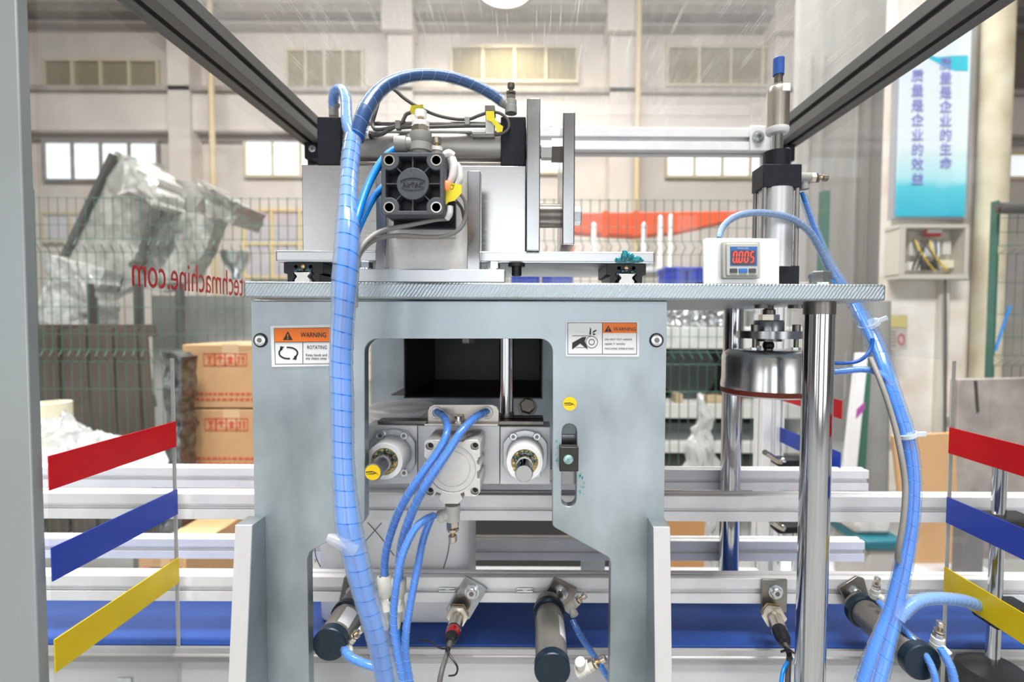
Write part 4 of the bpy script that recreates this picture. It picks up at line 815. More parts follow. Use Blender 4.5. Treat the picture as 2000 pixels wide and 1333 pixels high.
flat(lb, 'hand_symbol', ink, [(1117.6, 670), (1137.4, 659), (1145, 658.5), (1142, 667), (1148.4, 683), (1133, 671.5), (1117.6, 683)], 2)
flat(lb, 'roller_symbol', ink, circ(1155.7, 668.5, 12, 28), 2, [circ(1155.7, 668.5, 11, 28)]); flat(lb, 'roller_symbol', ink, circ(1155.7, 668.5, 6, 24), 2, [circ(1155.7, 668.5, 4.8, 24)])
flat(lb, 'line_symbol', ink, rect(1118, 656, 1155, 656.9), 2); flat(lb, 'line_symbol', ink, rect(1125, 678.7, 1147, 679.5), 2)
for q in ([(1152.6, 640), (1154.6, 643), (1154.4, 654.5), (1151, 654)], [(1156, 652), (1159, 647), (1165, 644), (1163, 648)], [(1157, 654), (1160, 651), (1164, 654), (1159, 655)], [(1160, 649), (1163, 645), (1166, 646)]): flat(lb, 'fragment_symbol', ink, q, 2)
st = flat(fp, 'round_sticker', yels, circ(1113, 789, 13.5, 28), 1)
def pliers(par, cx, cy, s, f_):
    for pts in ([(-1, -.12), (0, -.2), (.3, -.05), (0, -.08), (-1, .0)], [(-1, .2), (-.2, .12), (.2, .12), (.3, .02), (.2, .22), (-.2, .22)], [(.2, -.05), (.45, .0), (.85, .35), (.5, .1), (.2, .15)]): f_(par, [(cx+x*s, cy+y*s) for x, y in pts])
pliers(st, 1114, 789, 12, lambda p_, pts: flat(p_, 'plier_symbol', ink, pts, 2))
bk = G().boxp(1093, 874, 1130, 922, 0.449, YP0).obj('slot_clamp', mat('black_oxide_block', (0.035, 0.033, 0.028), 0.4, 0.3, 0.3, 120), fp, 0.0008)
G().lathe(W(1110, 898, 0.449), V(0, -1, 0), [(-0.001, 0.0045), (0.0003, 0.0045), (0.0003, 0.0038), (0.0007, 0.0036), (0.0009, 0.002), (0.0009, 0)], 20).obj('clamp_screw', mat('teal_stained_screw', (.35, .55, .55), .3, .6, .5, 300), bk)
G().boxp(1095, 850, 1127, 946, YP1+0.004, YP1+0.008).obj('slide_bar', vplate, fp)
def smear(parent, cx, cy, rx_, ry_, Y, n, seed, m=teal, thick=0.0003):
    random.seed(seed)
    for _ in range(n):
        x, y = cx+random.gauss(0, rx_*.5), cy+random.gauss(0, ry_*.5); r = random.uniform(.8, 3.0)
        pts = [(x+r*random.uniform(.5, 1.2)*math.cos(a), y+1.6*r*random.uniform(.5, 1.2)*math.sin(a)) for a in [2*math.pi*i/9 for i in range(9)]]
        G().prismp(pts, Y-thick, Y).obj('grease_smear', m, parent)
smear(fp, 1136, 946, 8, 26, YP0, 9, 5, mat('thin_teal_grease', (0.16, 0.42, 0.43), 0.35, 0.3, 0.3, 200)); smear(fp, 1087, 898, 4, 40, YP0, 7, 6, MATS['thin_teal_grease'])

# ------------------------------------------------------------------ top plate, rails, sliding plate, block and upright plates
YT = 0.446
zs1, zs0 = W(900, 490, 0.47).z, W(900, 513.5, 0.47).z
ztp, ztb = W(1100, 552.5, YT).z, W(1100, 585.5, YT).z
tp = thing('top_plate', 'thick zinc plated table plate lying across the front plate and columns', 'plate')
G().box(W(475, 567, YT).x, W(1731, 570, YT).x, YT, 0.79, ztb, ztp).obj('plate_body', millp, tp, 0.0022, 3)
hexbolt(tp, V(0.2737, 0.47, ztp), (0, 0, 1), 0.0095, 0.011)
for x, y in ((-0.10, 0.66), (0.12, 0.66)): socket(tp, V(x, y, ztp), (0, 0, 1), 0.006, 0.006)
for X, lab in ((W(588, 540, 0.468).x, 'left linear guide rail with black carriage under the sliding plate'), (W(1225, 540, 0.468).x, 'right linear guide rail with black carriage under the sliding plate')):
    t = thing('linear_guide', lab, 'linear guide'); h = zs0-ztp; y0 = 0.473
    pr = [(-.0075, 0), (.0075, 0), (.0072, .25), (.0052, .42), (.0052, .5), (.0075, .66), (.0075, .72), (-.0075, .72), (-.0075, .66), (-.0052, .5), (-.0052, .42), (-.0072, .25)]
    G().prism([(u, v*h*0.72) for u, v in pr], [], lambda u, v, tt: (X+u, tt, ztp+v), 0.47, 0.66).obj('rail', aluc, t, 0.0003)
    hh = h; oc = [(-.0155, 0.02*hh), (-.0095, 0.02*hh), (-.0105, .15*hh), (-.008, .30*hh), (-.008, .40*hh), (-.010, .47*hh), (-.0085, .55*hh), (.0085, .55*hh), (.010, .47*hh), (.008, .40*hh), (.008, .30*hh), (.0105, .15*hh), (.0095, 0.02*hh), (.0155, 0.02*hh), (.0155, .45*hh), (.019, .5*hh), (.019, hh), (-.019, hh), (-.019, .5*hh), (-.0155, .45*hh)]
    cg = G().prism(oc, [], lambda u, v, tt: (X+u, tt, ztp+v), y0, y0+0.06).obj('carriage', blkp, t, 0.0005)
    for dx in (-.007, .007): G().lathe(V(X+dx, y0, ztp+.8*hh), V(0, -1, 0), [(0, .0026), (.0004, .0026), (.0004, .0018), (-.0005, .0018)], 14).obj('end_screw', ink, cg)
    G().lathe(V(X, y0, ztp+.8*hh), V(0, -1, 0), [(0, .0022), (.0015, .002), (.002, .001)], 14).obj('grease_nipple', brass, cg)
    G().box(X-.013, X+.013, y0-0.0006, y0, ztp+.1*hh, ztp+.3*hh) if False else None
    for k in range(5):
        a = -0.9+1.8*k/4+random.uniform(-.2, .2); c = V(X+.0095*math.sin(a), y0-0.0008, ztp+.36*hh+.0065*math.cos(a)); G().lathe(c, V(0, -1, 0), [(-.001, .0004), (0, .0022), (.0012, .0014), (.0016, 0)], 10).obj('grease_bead', mat('dark_grease', (0.006, 0.035, 0.05), 0.2, coat=.5), cg)
sp_ = thing('sliding_plate', 'zinc plated sliding plate carried on the two black carriages', 'plate')
G().box(W(537, 502, 0.47).x, W(1280, 502, 0.47).x, 0.47, 0.61, zs0, zs1).obj('plate_body', plate, sp_, 0.0022, 3)
g = G(); random.seed(11); c0 = W(1228, 503, 0.4695)
def blob(bm_, c, r, seed, sy=.5):
    m = bmesh.ops.create_icosphere(bm_, subdivisions=3, radius=1)['verts']
    for v in m: d = 1+0.35*noise.noise((v.co*1.8+V(seed, 0, 0))); v.co = V(v.co.x*r[0]*d, v.co.y*r[1]*d, v.co.z*r[2]*d)+c
blob(g.b, c0+V(-.001, .0012, -.0025), (.0145, .0022, .003), 1); blob(g.b, c0+V(-.004, 0, .0015), (.0032, .003, .0055), 2); blob(g.b, c0+V(.0, 0, .001), (.0028, .0032, .0045), 5); blob(g.b, c0+V(.006, -.0004, -.002), (.007, .0026, .003), 3); blob(g.b, c0+V(-.009, 0.0005, -.002), (.004, .002, .0028), 6); blob(g.b, c0+V(.003, -.0008, .0), (.002, .0026, .004), 8); g.obj('grease_lump', teal, sp_)
pk = W(1009, 514, 0.475); G().lathe(V(pk.x, 0.475, zs0), V(0, 0, -1), [(0, .008), (.003, .008), (.003, .0048), (.011, .0048), (.012, .004)], 20).obj('stop_screw', blkp, sp_)
bl = G(); zb1 = W(800, 323, 0.50).z
bl.box(W(590, 400, 0.50).x, W(1027, 400, 0.50).x, 0.50, 0.60, zs1, zb1); tag(bl.obj('steel_block', brush, None, 0.0008), 'large brushed steel block standing on the sliding plate', 'block')
u1 = thing('upright_plate', 'tall narrow upright steel plate at the right end of the steel block', 'plate')
G().box(W(1028, 330, 0.468).x, W(1055, 330, 0.468).x, 0.468, 0.60, zs1, W(1041, 191, 0.468).z).obj('plate_body', vplate, u1, 0.001)
u2 = thing('upright_plate', 'shorter upright steel plate hanging right of the cylinder rod', 'plate'); X0, X1 = W(1099, 340, 0.475).x, W(1123, 340, 0.475).x
G().box(X0, X1, 0.475, 0.575, W(1110, 478, 0.475).z, W(1110, 218, 0.475).z).obj('plate_body', vplate, u2, 0.0012)
zp = W(1076, 422, 0.525).z; xa = W(1055, 400, 0.468).x+0.0005
G().lathe(V(xa, 0.525, zp), V(1, 0, 0), [(0, .0125), (X0-xa, .0125)], 32).obj('guide_pin', dsteel, u2)
hexbolt(u2, V(X1, 0.525, zp), (1, 0, 0), .0098, .009)

# ------------------------------------------------------------------ horizontal cylinder
hc = thing('horizontal_cylinder', 'long grey pneumatic cylinder with black square end caps on the steel block', 'air cylinder')
zc0, zc1 = zb1, W(640, 228, 0.50).z; zcc = (zc0+zc1)/2; xl0, xl1 = W(619, 275, 0.50).x, W(666, 275, 0.50).x; xr0, xr1 = W(978, 275, 0.50).x, W(1027, 275, 0.50).x
yc = 0.525
G().box(xl0, xl1, 0.50, 0.55, zc0, zc1).obj('end_cap', blk, hc, 0.001); G().box(xr0, xr1, 0.50, 0.55, zc0, zc1+0.001).obj('end_cap', blk, hc, 0.001)
G().cyl(V(xl1-.002, yc, zcc), V(xr0+.002, yc, zcc), .0215, seg=48).obj('barrel', tubeg, hc)
for y in (0.505, 0.545):
    for z in (zc0+.003, zc1-.0045): G().cyl(V(xl1-.002, y, z), V(xr0+.002, y, z), .0023, seg=12).obj('tie_rod', dsteel, hc)
xe2 = X1+.003; G().cyl(V(xr1-.01, yc, zcc), V(xe2, yc, zcc), .0085, seg=24).obj('piston_rod', dsteel, hc)
G().cyl(V(xa+.001, yc, zcc), V(xa+.012, yc, zcc), .0102, seg=6).obj('rod_flats', chrome, hc); G().cyl(V(X0-.009, yc, zcc), V(X0, yc, zcc), .0122, seg=6).obj('lock_nut', dsteel, hc)
controller(hc, W(998, 222, 0.52), (0, 0, 1), (-.8, 0, .5), M2(11.5, 0.52), greyf, dsteel, dsteel)
controller(hc, W(652, 228, 0.53), (0, 0, 1), (.3, 0, 1), M2(9, 0.53), greyf, dsteel, dsteel)
g = G(); g.boxp(948, 207, 965, 262, 0.497, 0.512); ms = g.obj('magnet_switch', aluc, hc, .0006); G().cyl(W(923, 262, 0.502), W(966, 262, 0.502), M2(7.5, 0.502), seg=16).obj('switch_body', tubeg, ms); G().boxp(947, 206, 966, 216, 0.495, 0.513).obj('switch_clip', dsteel, ms)
G().prismp([(949, 217), (965, 217), (966, 232), (975, 242), (983, 247), (981, 257), (971, 259), (967, 247), (960, 238), (950, 234)], 0.4935, 0.4942).obj('yellow_tag', yelg, ms)
g = G(); g.cyl(W(698, 264, 0.502), W(722, 264, 0.502), M2(8, 0.502), seg=16); ms = g.obj('magnet_switch', aluc, hc); G().cyl(W(716, 264, 0.502), W(726, 265, 0.502), M2(6, 0.502), seg=12).obj('cable_gland', blkp, ms)
G().prismp([(803, 206), (826, 204), (828, 214), (820, 217), (813, 224), (799, 221)], 0.506, 0.5066).obj('yellow_tag', yelg, hc)
for x, y in ((776, 243), (912, 236)): G().boxp(x-5, y-9, x+5, y+8, 0.4965, 0.5035).obj('cable_clip', greyf, hc, .0008)
P, R = pp([(724, 265, 0.502, 4), (745, 262, 0.498, 4), (762, 252, 0.499, 4), (778, 245, 0.50, 3.6), (786, 238, 0.502, 3.6), (793, 224, 0.505, 3.6), (802, 220, 0.506, 3.4)], 6); G().sweep(P, R, 9).obj('switch_cable', greyc, hc)
P, R = pp([(778, 246, 0.50, 3.6), (750, 252, 0.498, 3.6), (732, 252, 0.498, 3.6), (728, 240, 0.50, 3.6), (734, 216, 0.50, 3.8), (744, 186, 0.51, 3.8), (762, 172, 0.515, 3.8), (774, 178, 0.515, 3.6), (790, 192, 0.515, 3.6), (815, 208, 0.512, 3.4), (850, 224, 0.506, 3.2), (885, 232, 0.503, 3.2), (915, 233, 0.502, 3.2), (935, 226, 0.50, 3.2), (958, 219, 0.499, 3), (978, 222, 0.498, 3), (992, 235, 0.497, 3), (993, 252, 0.497, 3), (980, 262, 0.498, 3), (966, 263, 0.50, 3)], 6); G().sweep(P, R, 9).obj('switch_cable', greyc, hc)
P, R = pp([(775, 250, 0.499, 4), (800, 248, 0.499, 4), (840, 248, 0.499, 3.6), (908, 246, 0.50, 3.6), (948, 246, 0.50, 3.4)], 5); G().sweep(P, R, 9).obj('switch_cable', greyc, hc)
P, R = pp([(735, 196, 0.509, 3.8), (722, 190, 0.512, 3.8), (728, 176, 0.515, 3.8), (742, 163, 0.518, 3.8), (755, 166, 0.518, 3.8)], 6); G().sweep(P, R, 9).obj('switch_cable', greyc, hc)

# ------------------------------------------------------------------ clamping cylinder with cast end cover
YF = 0.40; cx, cy = 806, 359
mc = thing('compact_cylinder', 'square charcoal cylinder with ribbed end cover and round embossed hub facing the camera', 'air cylinder')
oo = rrect(cx-61, cy-61, cx+61, cy+61, 7, 4); q = []
for k in range(4):
    a0 = -69.5; arc = [(46+19.5*math.cos(math.radians(a0-131*i/8)), 46+19.5*math.sin(math.radians(a0-131*i/8))) for i in range(9)]
    arc = [(53, 24)]+arc+[(24, 53)]; ang = math.radians(90*k)
    q += [(cx+x*math.cos(ang)-y*math.sin(ang), cy+x*math.sin(ang)+y*math.cos(ang)) for x, y in arc]
hs = [circ(cx+46*i, cy+46*j, 9.2, 20) for i in (-1, 1) for j in (-1, 1)]
ec = G().prismp(oo, YF, YF+0.014, [q]+hs).obj('end_cover', darkc, mc, 0.0005, 2)
G().prismp(rrect(cx-61, cy-61, cx+61, cy+61, 7, 4), YF+0.014, YF+0.016).obj('cover_floor', blkp, ec)
G().prismp(circ(cx, cy, 31.5, 40), YF-0.0004, YF+0.0139).obj('hub', darkc, ec, 0.0004)
for k in range(8):
    a = math.pi/4*k; r0, r1 = (31, 54) if k % 2 == 0 else (31, 48); d = (math.cos(a), math.sin(a)); n_ = (-d[1]*1.0, d[0]*1.0)
    G().prismp([(cx+d[0]*r0+n_[0], cy+d[1]*r0+n_[1]), (cx+d[0]*r1+n_[0], cy+d[1]*r1+n_[1]), (cx+d[0]*r1-n_[0], cy+d[1]*r1-n_[1]), (cx+d[0]*r0-n_[0], cy+d[1]*r0-n_[1])], YF+0.0012, YF+0.0139).obj('rib', darkc, ec)
for i in (-1, 1):
    for j in (-1, 1): c = W(cx+46*i, cy+46*j, YF); G().lathe(c, V(0, 1, 0), [(.0106, .0044), (-.0002, .0044), (-.0002, .0036), (.0008, .0033)], 24).obj('threaded_insert', nickel, ec) if False else G().tubel(c+V(0, -.0002, 0), c+V(0, .003, 0), .0044, .0035, 24).obj('threaded_insert', nickel, ec); G().lathe(c, V(0, 1, 0), [(.0107, .0044), (.0030, .0044), (.0031, .0033), (.0105, .0031), (.0105, 0)], 20).obj('insert_bore', dsteel, ec)
c = W(cx-20, cy+7, YF-0.0006); t = text('AirTAC', M2(14, YF), ink, c, (1, 0, 0), (0, 0, 1), ec, 'embossed_lettering', 0.0003, bold=0.0001); xs = [v.co.x for v in t.data.vertices]; f_ = M2(40, YF)/max(xs)
for v in t.data.vertices: v.co.x *= f_
for a0, a1, m_ in ((200, 340, blkp), (30, 150, darkc)): G().prismp(arcband(cx, cy+0, 26, 12, a0, a1, 1.6, 16), YF-0.0009, YF-0.0004).obj('embossed_arc', m_, ec)
G().boxp(cx-60, cy-60, cx+60, cy+60, YF+0.016, YF+0.047).obj('cylinder_body', blk, mc, 0.001)
fl = G().boxp(768, 330, 889, 446, 0.447, 0.4545).obj('rear_flange', blk, mc, 0.001); G().lathe(W(874, 428, 0.447), V(0, -1, 0), [(0, .0058), (.002, .0058), (.002, .004), (.0008, .004)], 20).obj('flange_screw', blkp, fl)
# big flow control on top
b = W(822, 299, 0.428); s = M2(21, 0.428); up = V(0, 0, 1)
g = G(); g.lathe(b, up, [(-.002, s*.85), (0, s*.85), (.001, s), (s*.78, s), (s*.8, s*.97), (s*.84, s), (s*1.75, s), (s*1.8, s*.9)], 32); g.lathe(b+up*(s*.8), V(-1, -.1, -.05), [(0, s*.62), (s*1.25, s*.62), (s*1.3, s*.74), (s*2.2, s*.74), (s*2.35, s*.66), (s*2.35, s*.4)], 28); fc = g.obj('flow_control_valve', greyf, mc)
G().lathe(b+up*(s*1.8), up, [(0, s*.88), (s*.5, s*.88), (s*.58, s*.8)], 6).obj('hex_collar', nickel, fc); G().lathe(b+up*(s*2.35), up, [(0, s*.78), (s*.42, s*.78)], 40).obj('lock_ring', white, fc)
G().cyl(b+up*(s*2.6), b+up*(s*3.4), s*.26, seg=14).obj('stem', brass, fc); G().lathe(b+up*(s*3.2), up, [(0, s*.5), (s*.05, s*.55), (s*.55, s*.55), (s*.6, s*.5)], 24).obj('knob', white, fc)
b = W(853, 302, 0.448); s = M2(12, 0.448)
g = G(); g.lathe(b, up, [(-.003, s*.9), (s*.5, s*.9)], 24); fc = g.obj('flow_control_valve', greyf, mc); G().lathe(b+up*(s*.5), up, [(0, s*.95), (s*.6, s*.95)], 36).obj('lock_ring', white, fc); G().cyl(b+up*(s*1.1), b+up*(s*1.9), s*.32, seg=14).obj('stem', brass, fc); G().lathe(b+up*(s*1.7), up, [(0, s*.75), (s*.9, s*.75)], 24).obj('knob', nickel, fc)
for pts in ([(866, 303, 0.41, 5), (876, 300, 0.412, 8), (884, 305, 0.414, 8)], [(881, 309, 0.414, 9), (886, 325, 0.414, 9), (884, 345, 0.414, 8), (878, 357, 0.414, 6)], [(890, 321, 0.43, 6), (896, 330, 0.43, 7), (898, 350, 0.43, 7), (893, 362, 0.43, 6)], [(879, 403, 0.412, 6.5), (878, 418, 0.412, 6.5), (872, 428, 0.413, 6)]):
    P, R = pp(pts, 5); G().sweep(P, R, 12).obj('switch_head', white, mc)
G().prismp([(872, 360), (879, 357), (902, 361), (901, 378), (888, 392), (876, 395), (869, 402), (868, 390)], 0.4085, 0.4089).obj('yellow_tag', yelg, mc)
t = text('CE', M2(10, .408), ink, W(884, 371.5, 0.4083), (0.35, 0, 1), (-1, 0, .35), mc, 'tag_lettering', 0.00003, squeeze=1.0)
P, R = pp([(866, 362, 0.41, 7), (872, 362, 0.409, 9), (879, 362, 0.4095, 6)], 5); G().sweep(P, R, 14).obj('indicator_led', ledor, mc)
G().prismp([(866, 376), (873, 378), (873, 410), (866, 412)], 0.414, 0.4145).obj('yellow_tag', yelg, mc)
for pts in ([(890, 392, 0.43, 3), (902, 408, 0.44, 3), (906, 430, 0.448, 3)], [(893, 372, 0.42, 3.6), (908, 392, 0.425, 4), (910, 420, 0.43, 4.2), (898, 447, 0.43, 4.4), (870, 461, 0.43, 4.4), (830, 463, 0.428, 4.4), (780, 460, 0.42, 4.4), (740, 466, 0.41, 4.6), (716, 480, 0.40, 4.8), (700, 503, 0.392, 5), (696, 540, 0.386, 5), (694, 600, 0.382, 5)], [(874, 428, 0.414, 4), (850, 430, 0.418, 4), (800, 440, 0.42, 4.4), (750, 450, 0.41, 4.8), (720, 467, 0.40, 5), (700, 495, 0.391, 5), (690, 540, 0.388, 5)]):
    P, R = pp(pts, 6); G().sweep(P, R, 10).obj('switch_cable', greyl if len(pts) > 4 else greyc, mc)
# its bracket
mb_ = thing('cylinder_bracket', 'aluminium bracket with two cheeks holding the charcoal cylinder', 'bracket')
zb0 = ztp; zbt = W(860, 526, 0.447).z
G().box(W(655, 537, 0.447).x, W(986, 537, 0.447).x, 0.447, 0.469, zb0, zbt).obj('base_plate', plate, mb_, 0.0008)
for x0, x1, y0 in ((733, 753, 335), (912, 937, 333)): G().prism([(0.452, zbt), (0.452, W(x0, 490, 0.452).z), (0.455, W(x0, 470, 0.452).z), (0.455, W(x0, y0, 0.455).z), (0.468, W(x0, y0, 0.455).z), (0.469, zbt)], [], lambda u, v, t: (t, u, v), W(x0, 500, 0.452).x, W(x1, 500, 0.452).x).obj('cheek', vplate, mb_, 0.0006)
G().box(W(753, 500, 0.452).x, W(912, 500, 0.452).x, 0.462, 0.4685, zbt, W(830, 340, 0.462).z).obj('web_plate', aluc, mb_)
G().box(W(770, 500, 0.455).x, W(888, 500, 0.455).x, 0.4545, 0.462, zbt+.03, W(830, 340, 0.455).z).obj('spacer_block', aluc, mb_, .0005)
hexbolt(mb_, V(W(963, 520, 0.458).x, 0.459, zbt), (0, 0, 1), .0066, .0065); hexbolt(mb_, V(W(713, 520, 0.458).x, 0.459, zbt), (0, 0, 1), .0066, .0065)

# ------------------------------------------------------------------ inside the window
rp_ = thing('rear_plate', 'galvanised rear plate seen through the left side of the window', 'plate'); zr = W(800, 840, 0.722).z
G().box(-0.255, 0.118, 0.776, 0.786, zr-0.12, ztb+0.0).obj('plate_body', galv, rp_); G().box(-0.255, -0.22, 0.7765, 0.7855, BASEZ, zr-0.12).obj('leg', galv, rp_); G().box(0.08, 0.118, 0.7765, 0.7855, BASEZ, zr-0.12).obj('leg', galv, rp_)
g = G(); g.prismp([(764, 771), (790, 771), (790, 773), (764, 773)], 0.70, 0.776); g.obj('shelf_strip', dsteel, rp_)
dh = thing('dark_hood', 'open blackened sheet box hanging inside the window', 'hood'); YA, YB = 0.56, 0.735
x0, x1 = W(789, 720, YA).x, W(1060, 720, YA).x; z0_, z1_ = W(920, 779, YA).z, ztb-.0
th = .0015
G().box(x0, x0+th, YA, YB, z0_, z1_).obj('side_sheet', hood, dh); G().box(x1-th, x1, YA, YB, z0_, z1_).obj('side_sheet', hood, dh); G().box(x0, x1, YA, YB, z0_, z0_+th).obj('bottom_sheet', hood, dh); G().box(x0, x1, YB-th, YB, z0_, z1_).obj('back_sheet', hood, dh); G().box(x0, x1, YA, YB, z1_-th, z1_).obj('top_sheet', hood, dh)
hexbolt(dh, V(W(914, 660, 0.60).x, 0.60, W(914, 662, 0.60).z+.004), (0, 0, -1), .0085, .008, mat('grey_nut', (0.4, 0.39, 0.36), .4, .7), 'hex_nut')
G().cyl(V(W(914, 660, 0.60).x, 0.60, W(914, 664, 0.60).z), V(W(914, 660, 0.60).x, 0.60, z1_-th), .005, seg=14).obj('threaded_stud', dsteel, dh)
gr = thing('guide_rod', 'chrome guide rod dropping from the top plate to the gripper', 'rod'); xg = W(989, 740, 0.545).x; zg = W(989, 806, 0.545).z
G().cyl(V(xg, 0.545, zg), V(xg, 0.545, ztb), M2(14, 0.545), seg=28).obj('rod_body', chrome, gr); G().lathe(V(xg, 0.545, zg-.006), V(0, 0, 1), [(0, .0095), (.0025, .0095), (.003, .0088), (.006, .0088)], 28).obj('rod_collar', dsteel, gr)
gp = thing('gripper_block', 'machined aluminium gripper block with two bearing flanges filling the window bottom', 'gripper')
YG = 0.515; zgt, zgb = W(900, 832, YG).z, W(900, 946, YG).z
for a, b, m_, dz in ((716, 815, alu, 0), (816, 976, mat('milled_block', (0.6, 0.61, 0.62), .38, .6, .06, 30), .0), (977, 1075, alu, -.001)): G().box(W(a, 880, YG).x, W(b, 880, YG).x, YG, 0.545, zgb, zgt+dz).obj('block', m_, gp, .0006)
G().box(W(735, 880, YG).x, W(1062, 880, YG).x, 0.52, 0.537, zgt, zgt+.004).obj('cover_plate', dsteel, gp, .0004)
G().box(W(975, 880, YG).x, W(1062, 880, YG).x, 0.53, 0.556, zgt+.004, zg-.006).obj('rod_seat', mat('seat_grey', (0.3, .3, .3), .5, .5), gp, .0004)
hexbolt(gp, V(W(1030, 830, 0.55).x, 0.56, zgt+.012), (0.0, -1, 0.35), .009, .010, dsteel)
G().prismp([(806, 826), (834, 806), (850, 806), (850, 826)], 0.535, 0.545).obj('wedge', dsteel, gp)
G().prismp(circ(905, 787, 66, 30, 5), 0.58, 0.60) if False else None
for k, (cxf, czf, flat_) in enumerate(((-0.1452, -0.1372, 1), (-0.0072, -0.1378, 0))):
    c = V(cxf, YG, CZ+czf); R0 = .0257
    pts = [(cxf+max(-R0*.9, min(R0*.9, R0*math.cos(2*math.pi*i/40))), CZ+czf+R0*math.sin(2*math.pi*i/40)) for i in range(40)]
    fg_ = G().prism(pts, [], lambda u, v, t: (u, t, v), YG-.006, YG).obj('bearing_flange', plate, gp, .0005)
    for i in (-1, 1):
        for j in (-1, 1): socket(fg_, c+V(i*.0122, -.006, j*.0195), (0, -1, 0), .0042, .0035)
    G().lathe(c+V(0, -.006, 0), V(0, -1, 0), [(0, .0195), (.006, .0192), (.008, .0183), (.029, .0183), (.030, .0178), (.030, .0135), (.027, .0125), (.026, 0)], 44).obj('bearing_housing', alu, fg_)
    rg = random.Random(4+k); g = G(); n = 26
    for i in range(n):
        a = 2*math.pi*i/n+.1; rr = .0112+rg.uniform(-.0006, .0008); cc = c+V(rr*math.cos(a), -.0335-rg.uniform(-.001, .0008), rr*math.sin(a)); blob(g.b, cc, (.0022, .0016, .0022), i)
    g.obj('grease_ring', amber, gp)
    for i in range(5): a = 0.2+i*.62; cc = c+V(.0105*math.cos(a), -.0355, .0105*math.sin(a)); g = G(); blob(g.b, cc, (.0018+.0004*(i % 3), .0012, .0015), 3+i); g.obj('grease_bead', mat('green_grease', (.015, .06, .045), .15, coat=.5), gp)
    sh = G(); sh.lathe(c+V(0, -.02, 0), V(0, -1, 0), [(0, .0082), (.0495, .0082), (.0508, .0074)], 32); so = sh.obj('shaft', chrome if k else vplate, gp)
    if k == 0:
        d = c+V(0, -.0711, 0); g = G(); g.lathe(d, V(0, -1, 0), [(0, .0071), (.0003, .0071)], 28); y_ = g.obj('round_sticker', yels, so)
        def pl2(p_, pts): G().prism([(d.x+x*.0065, d.z-y*.0065) for x, y in pts], [], lambda u, v, t: (u, t, v), d.y-.0005, d.y-.0003).obj('plier_symbol', ink, p_)
        pliers(so, 0, 0, 1, pl2)
gm = thing('grommet_plate', 'pale nickel plate with two white grommets feeding the blue tubes', 'plate')
YM = 0.507; G().prismp([(836, 826), (836, 803), (839, 795), (847, 791), (962, 791), (970, 795), (974, 803), (974, 826)], YM, YM+.002).obj('upright_plate', mat('nickel_sheet', (.62, .57, .51), .35, .6, .1, 60), gm, .0003)
G().box(W(834, 826, YM).x, W(974, 826, YM).x, YM-.012, YM+.02, zgt+.0041, zgt+.006).obj('foot_flange', MATS['nickel_sheet'], gm)
socket(gm, V(W(896, 820, YM-.005).x, YM-.006, zgt+.006), (0, 0, 1), .0046, .0075, nickel, washer=.006)
for x, y in ((853, 806), (951, 806)): G().lathe(W(x, y, YM), V(0, -1, 0), [(-.001, .0066), (.002, .0066), (.003, .0058), (.003, .0042), (-.001, .0042)], 26).obj('grommet', white, gm)
G().box(W(850, 800, .52).x, W(960, 800, .52).x, .5095, .53, zgt+.0041, zgt+.0062).obj('clamp_strip', nickel, gm)
# silver compact cylinder under it
sc_ = thing('silver_cylinder', 'silver square compact cylinder with round recess and dovetail foot in the gripper middle', 'air cylinder'); Y2 = 0.468
c2x, c2y = 883, 917
fo = [(829, 864), (833, 860), (858, 860), (860, 863), (905, 863), (908, 860), (932, 860), (938, 866), (938, 893), (934, 895), (934, 899), (932, 900), (932, 908), (938, 912), (938, 918), (932, 922), (932, 936), (938, 938), (938, 962), (931, 971), (908, 971), (906, 962), (899, 966), (904, 976), (895, 985), (866, 985), (857, 975), (861, 965), (852, 962), (848, 971), (836, 971), (828, 964), (828, 938), (833, 936), (833, 918), (827, 914), (827, 905), (833, 900), (833, 897), (828, 893)]
hs = [circ(c2x+44*i, c2y+44*j, 8, 18) for i in (-1, 1) for j in (-1, 1)]
sb_ = G().prismp(fo, Y2, 0.514, hs+[circ(c2x, c2y, 46, 44)]).obj('cylinder_body', aluc, sc_, .0004)
for pc, r in (((c2x, c2y), 46),): G().lathe(W(*pc, Y2), V(0, 1, 0), [(.006, M2(46.2, Y2)), (.0012, M2(46.2, Y2)), (.0012, M2(36.5, Y2)), (.0016, M2(36.2, Y2)), (.0016, M2(34.8, Y2)), (.0009, M2(34.2, Y2)), (.0007, 0)], 48).obj('end_disc', aluc, sb_)
for i in (-1, 1):
    for j in (-1, 1): G().lathe(W(c2x+44*i, c2y+44*j, Y2), V(0, 1, 0), [(.0205, M2(8.1, Y2)), (.0, M2(8.1, Y2)), (.0001, M2(7.9, Y2)), (.006, M2(7.7, Y2)), (.006, M2(5.6, Y2)), (.02, M2(5.4, Y2)), (.02, 0)], 20).obj('screw_bore', aluc, sb_)
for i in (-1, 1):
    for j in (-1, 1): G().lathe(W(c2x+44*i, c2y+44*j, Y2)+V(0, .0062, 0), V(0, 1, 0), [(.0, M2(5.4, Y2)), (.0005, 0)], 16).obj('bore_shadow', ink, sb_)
controller(sc_, W(884, 986, 0.492), (0.0, 0, -1), (-1, -.15, -.35), M2(15, 0.492), ivory, nickel, brass)

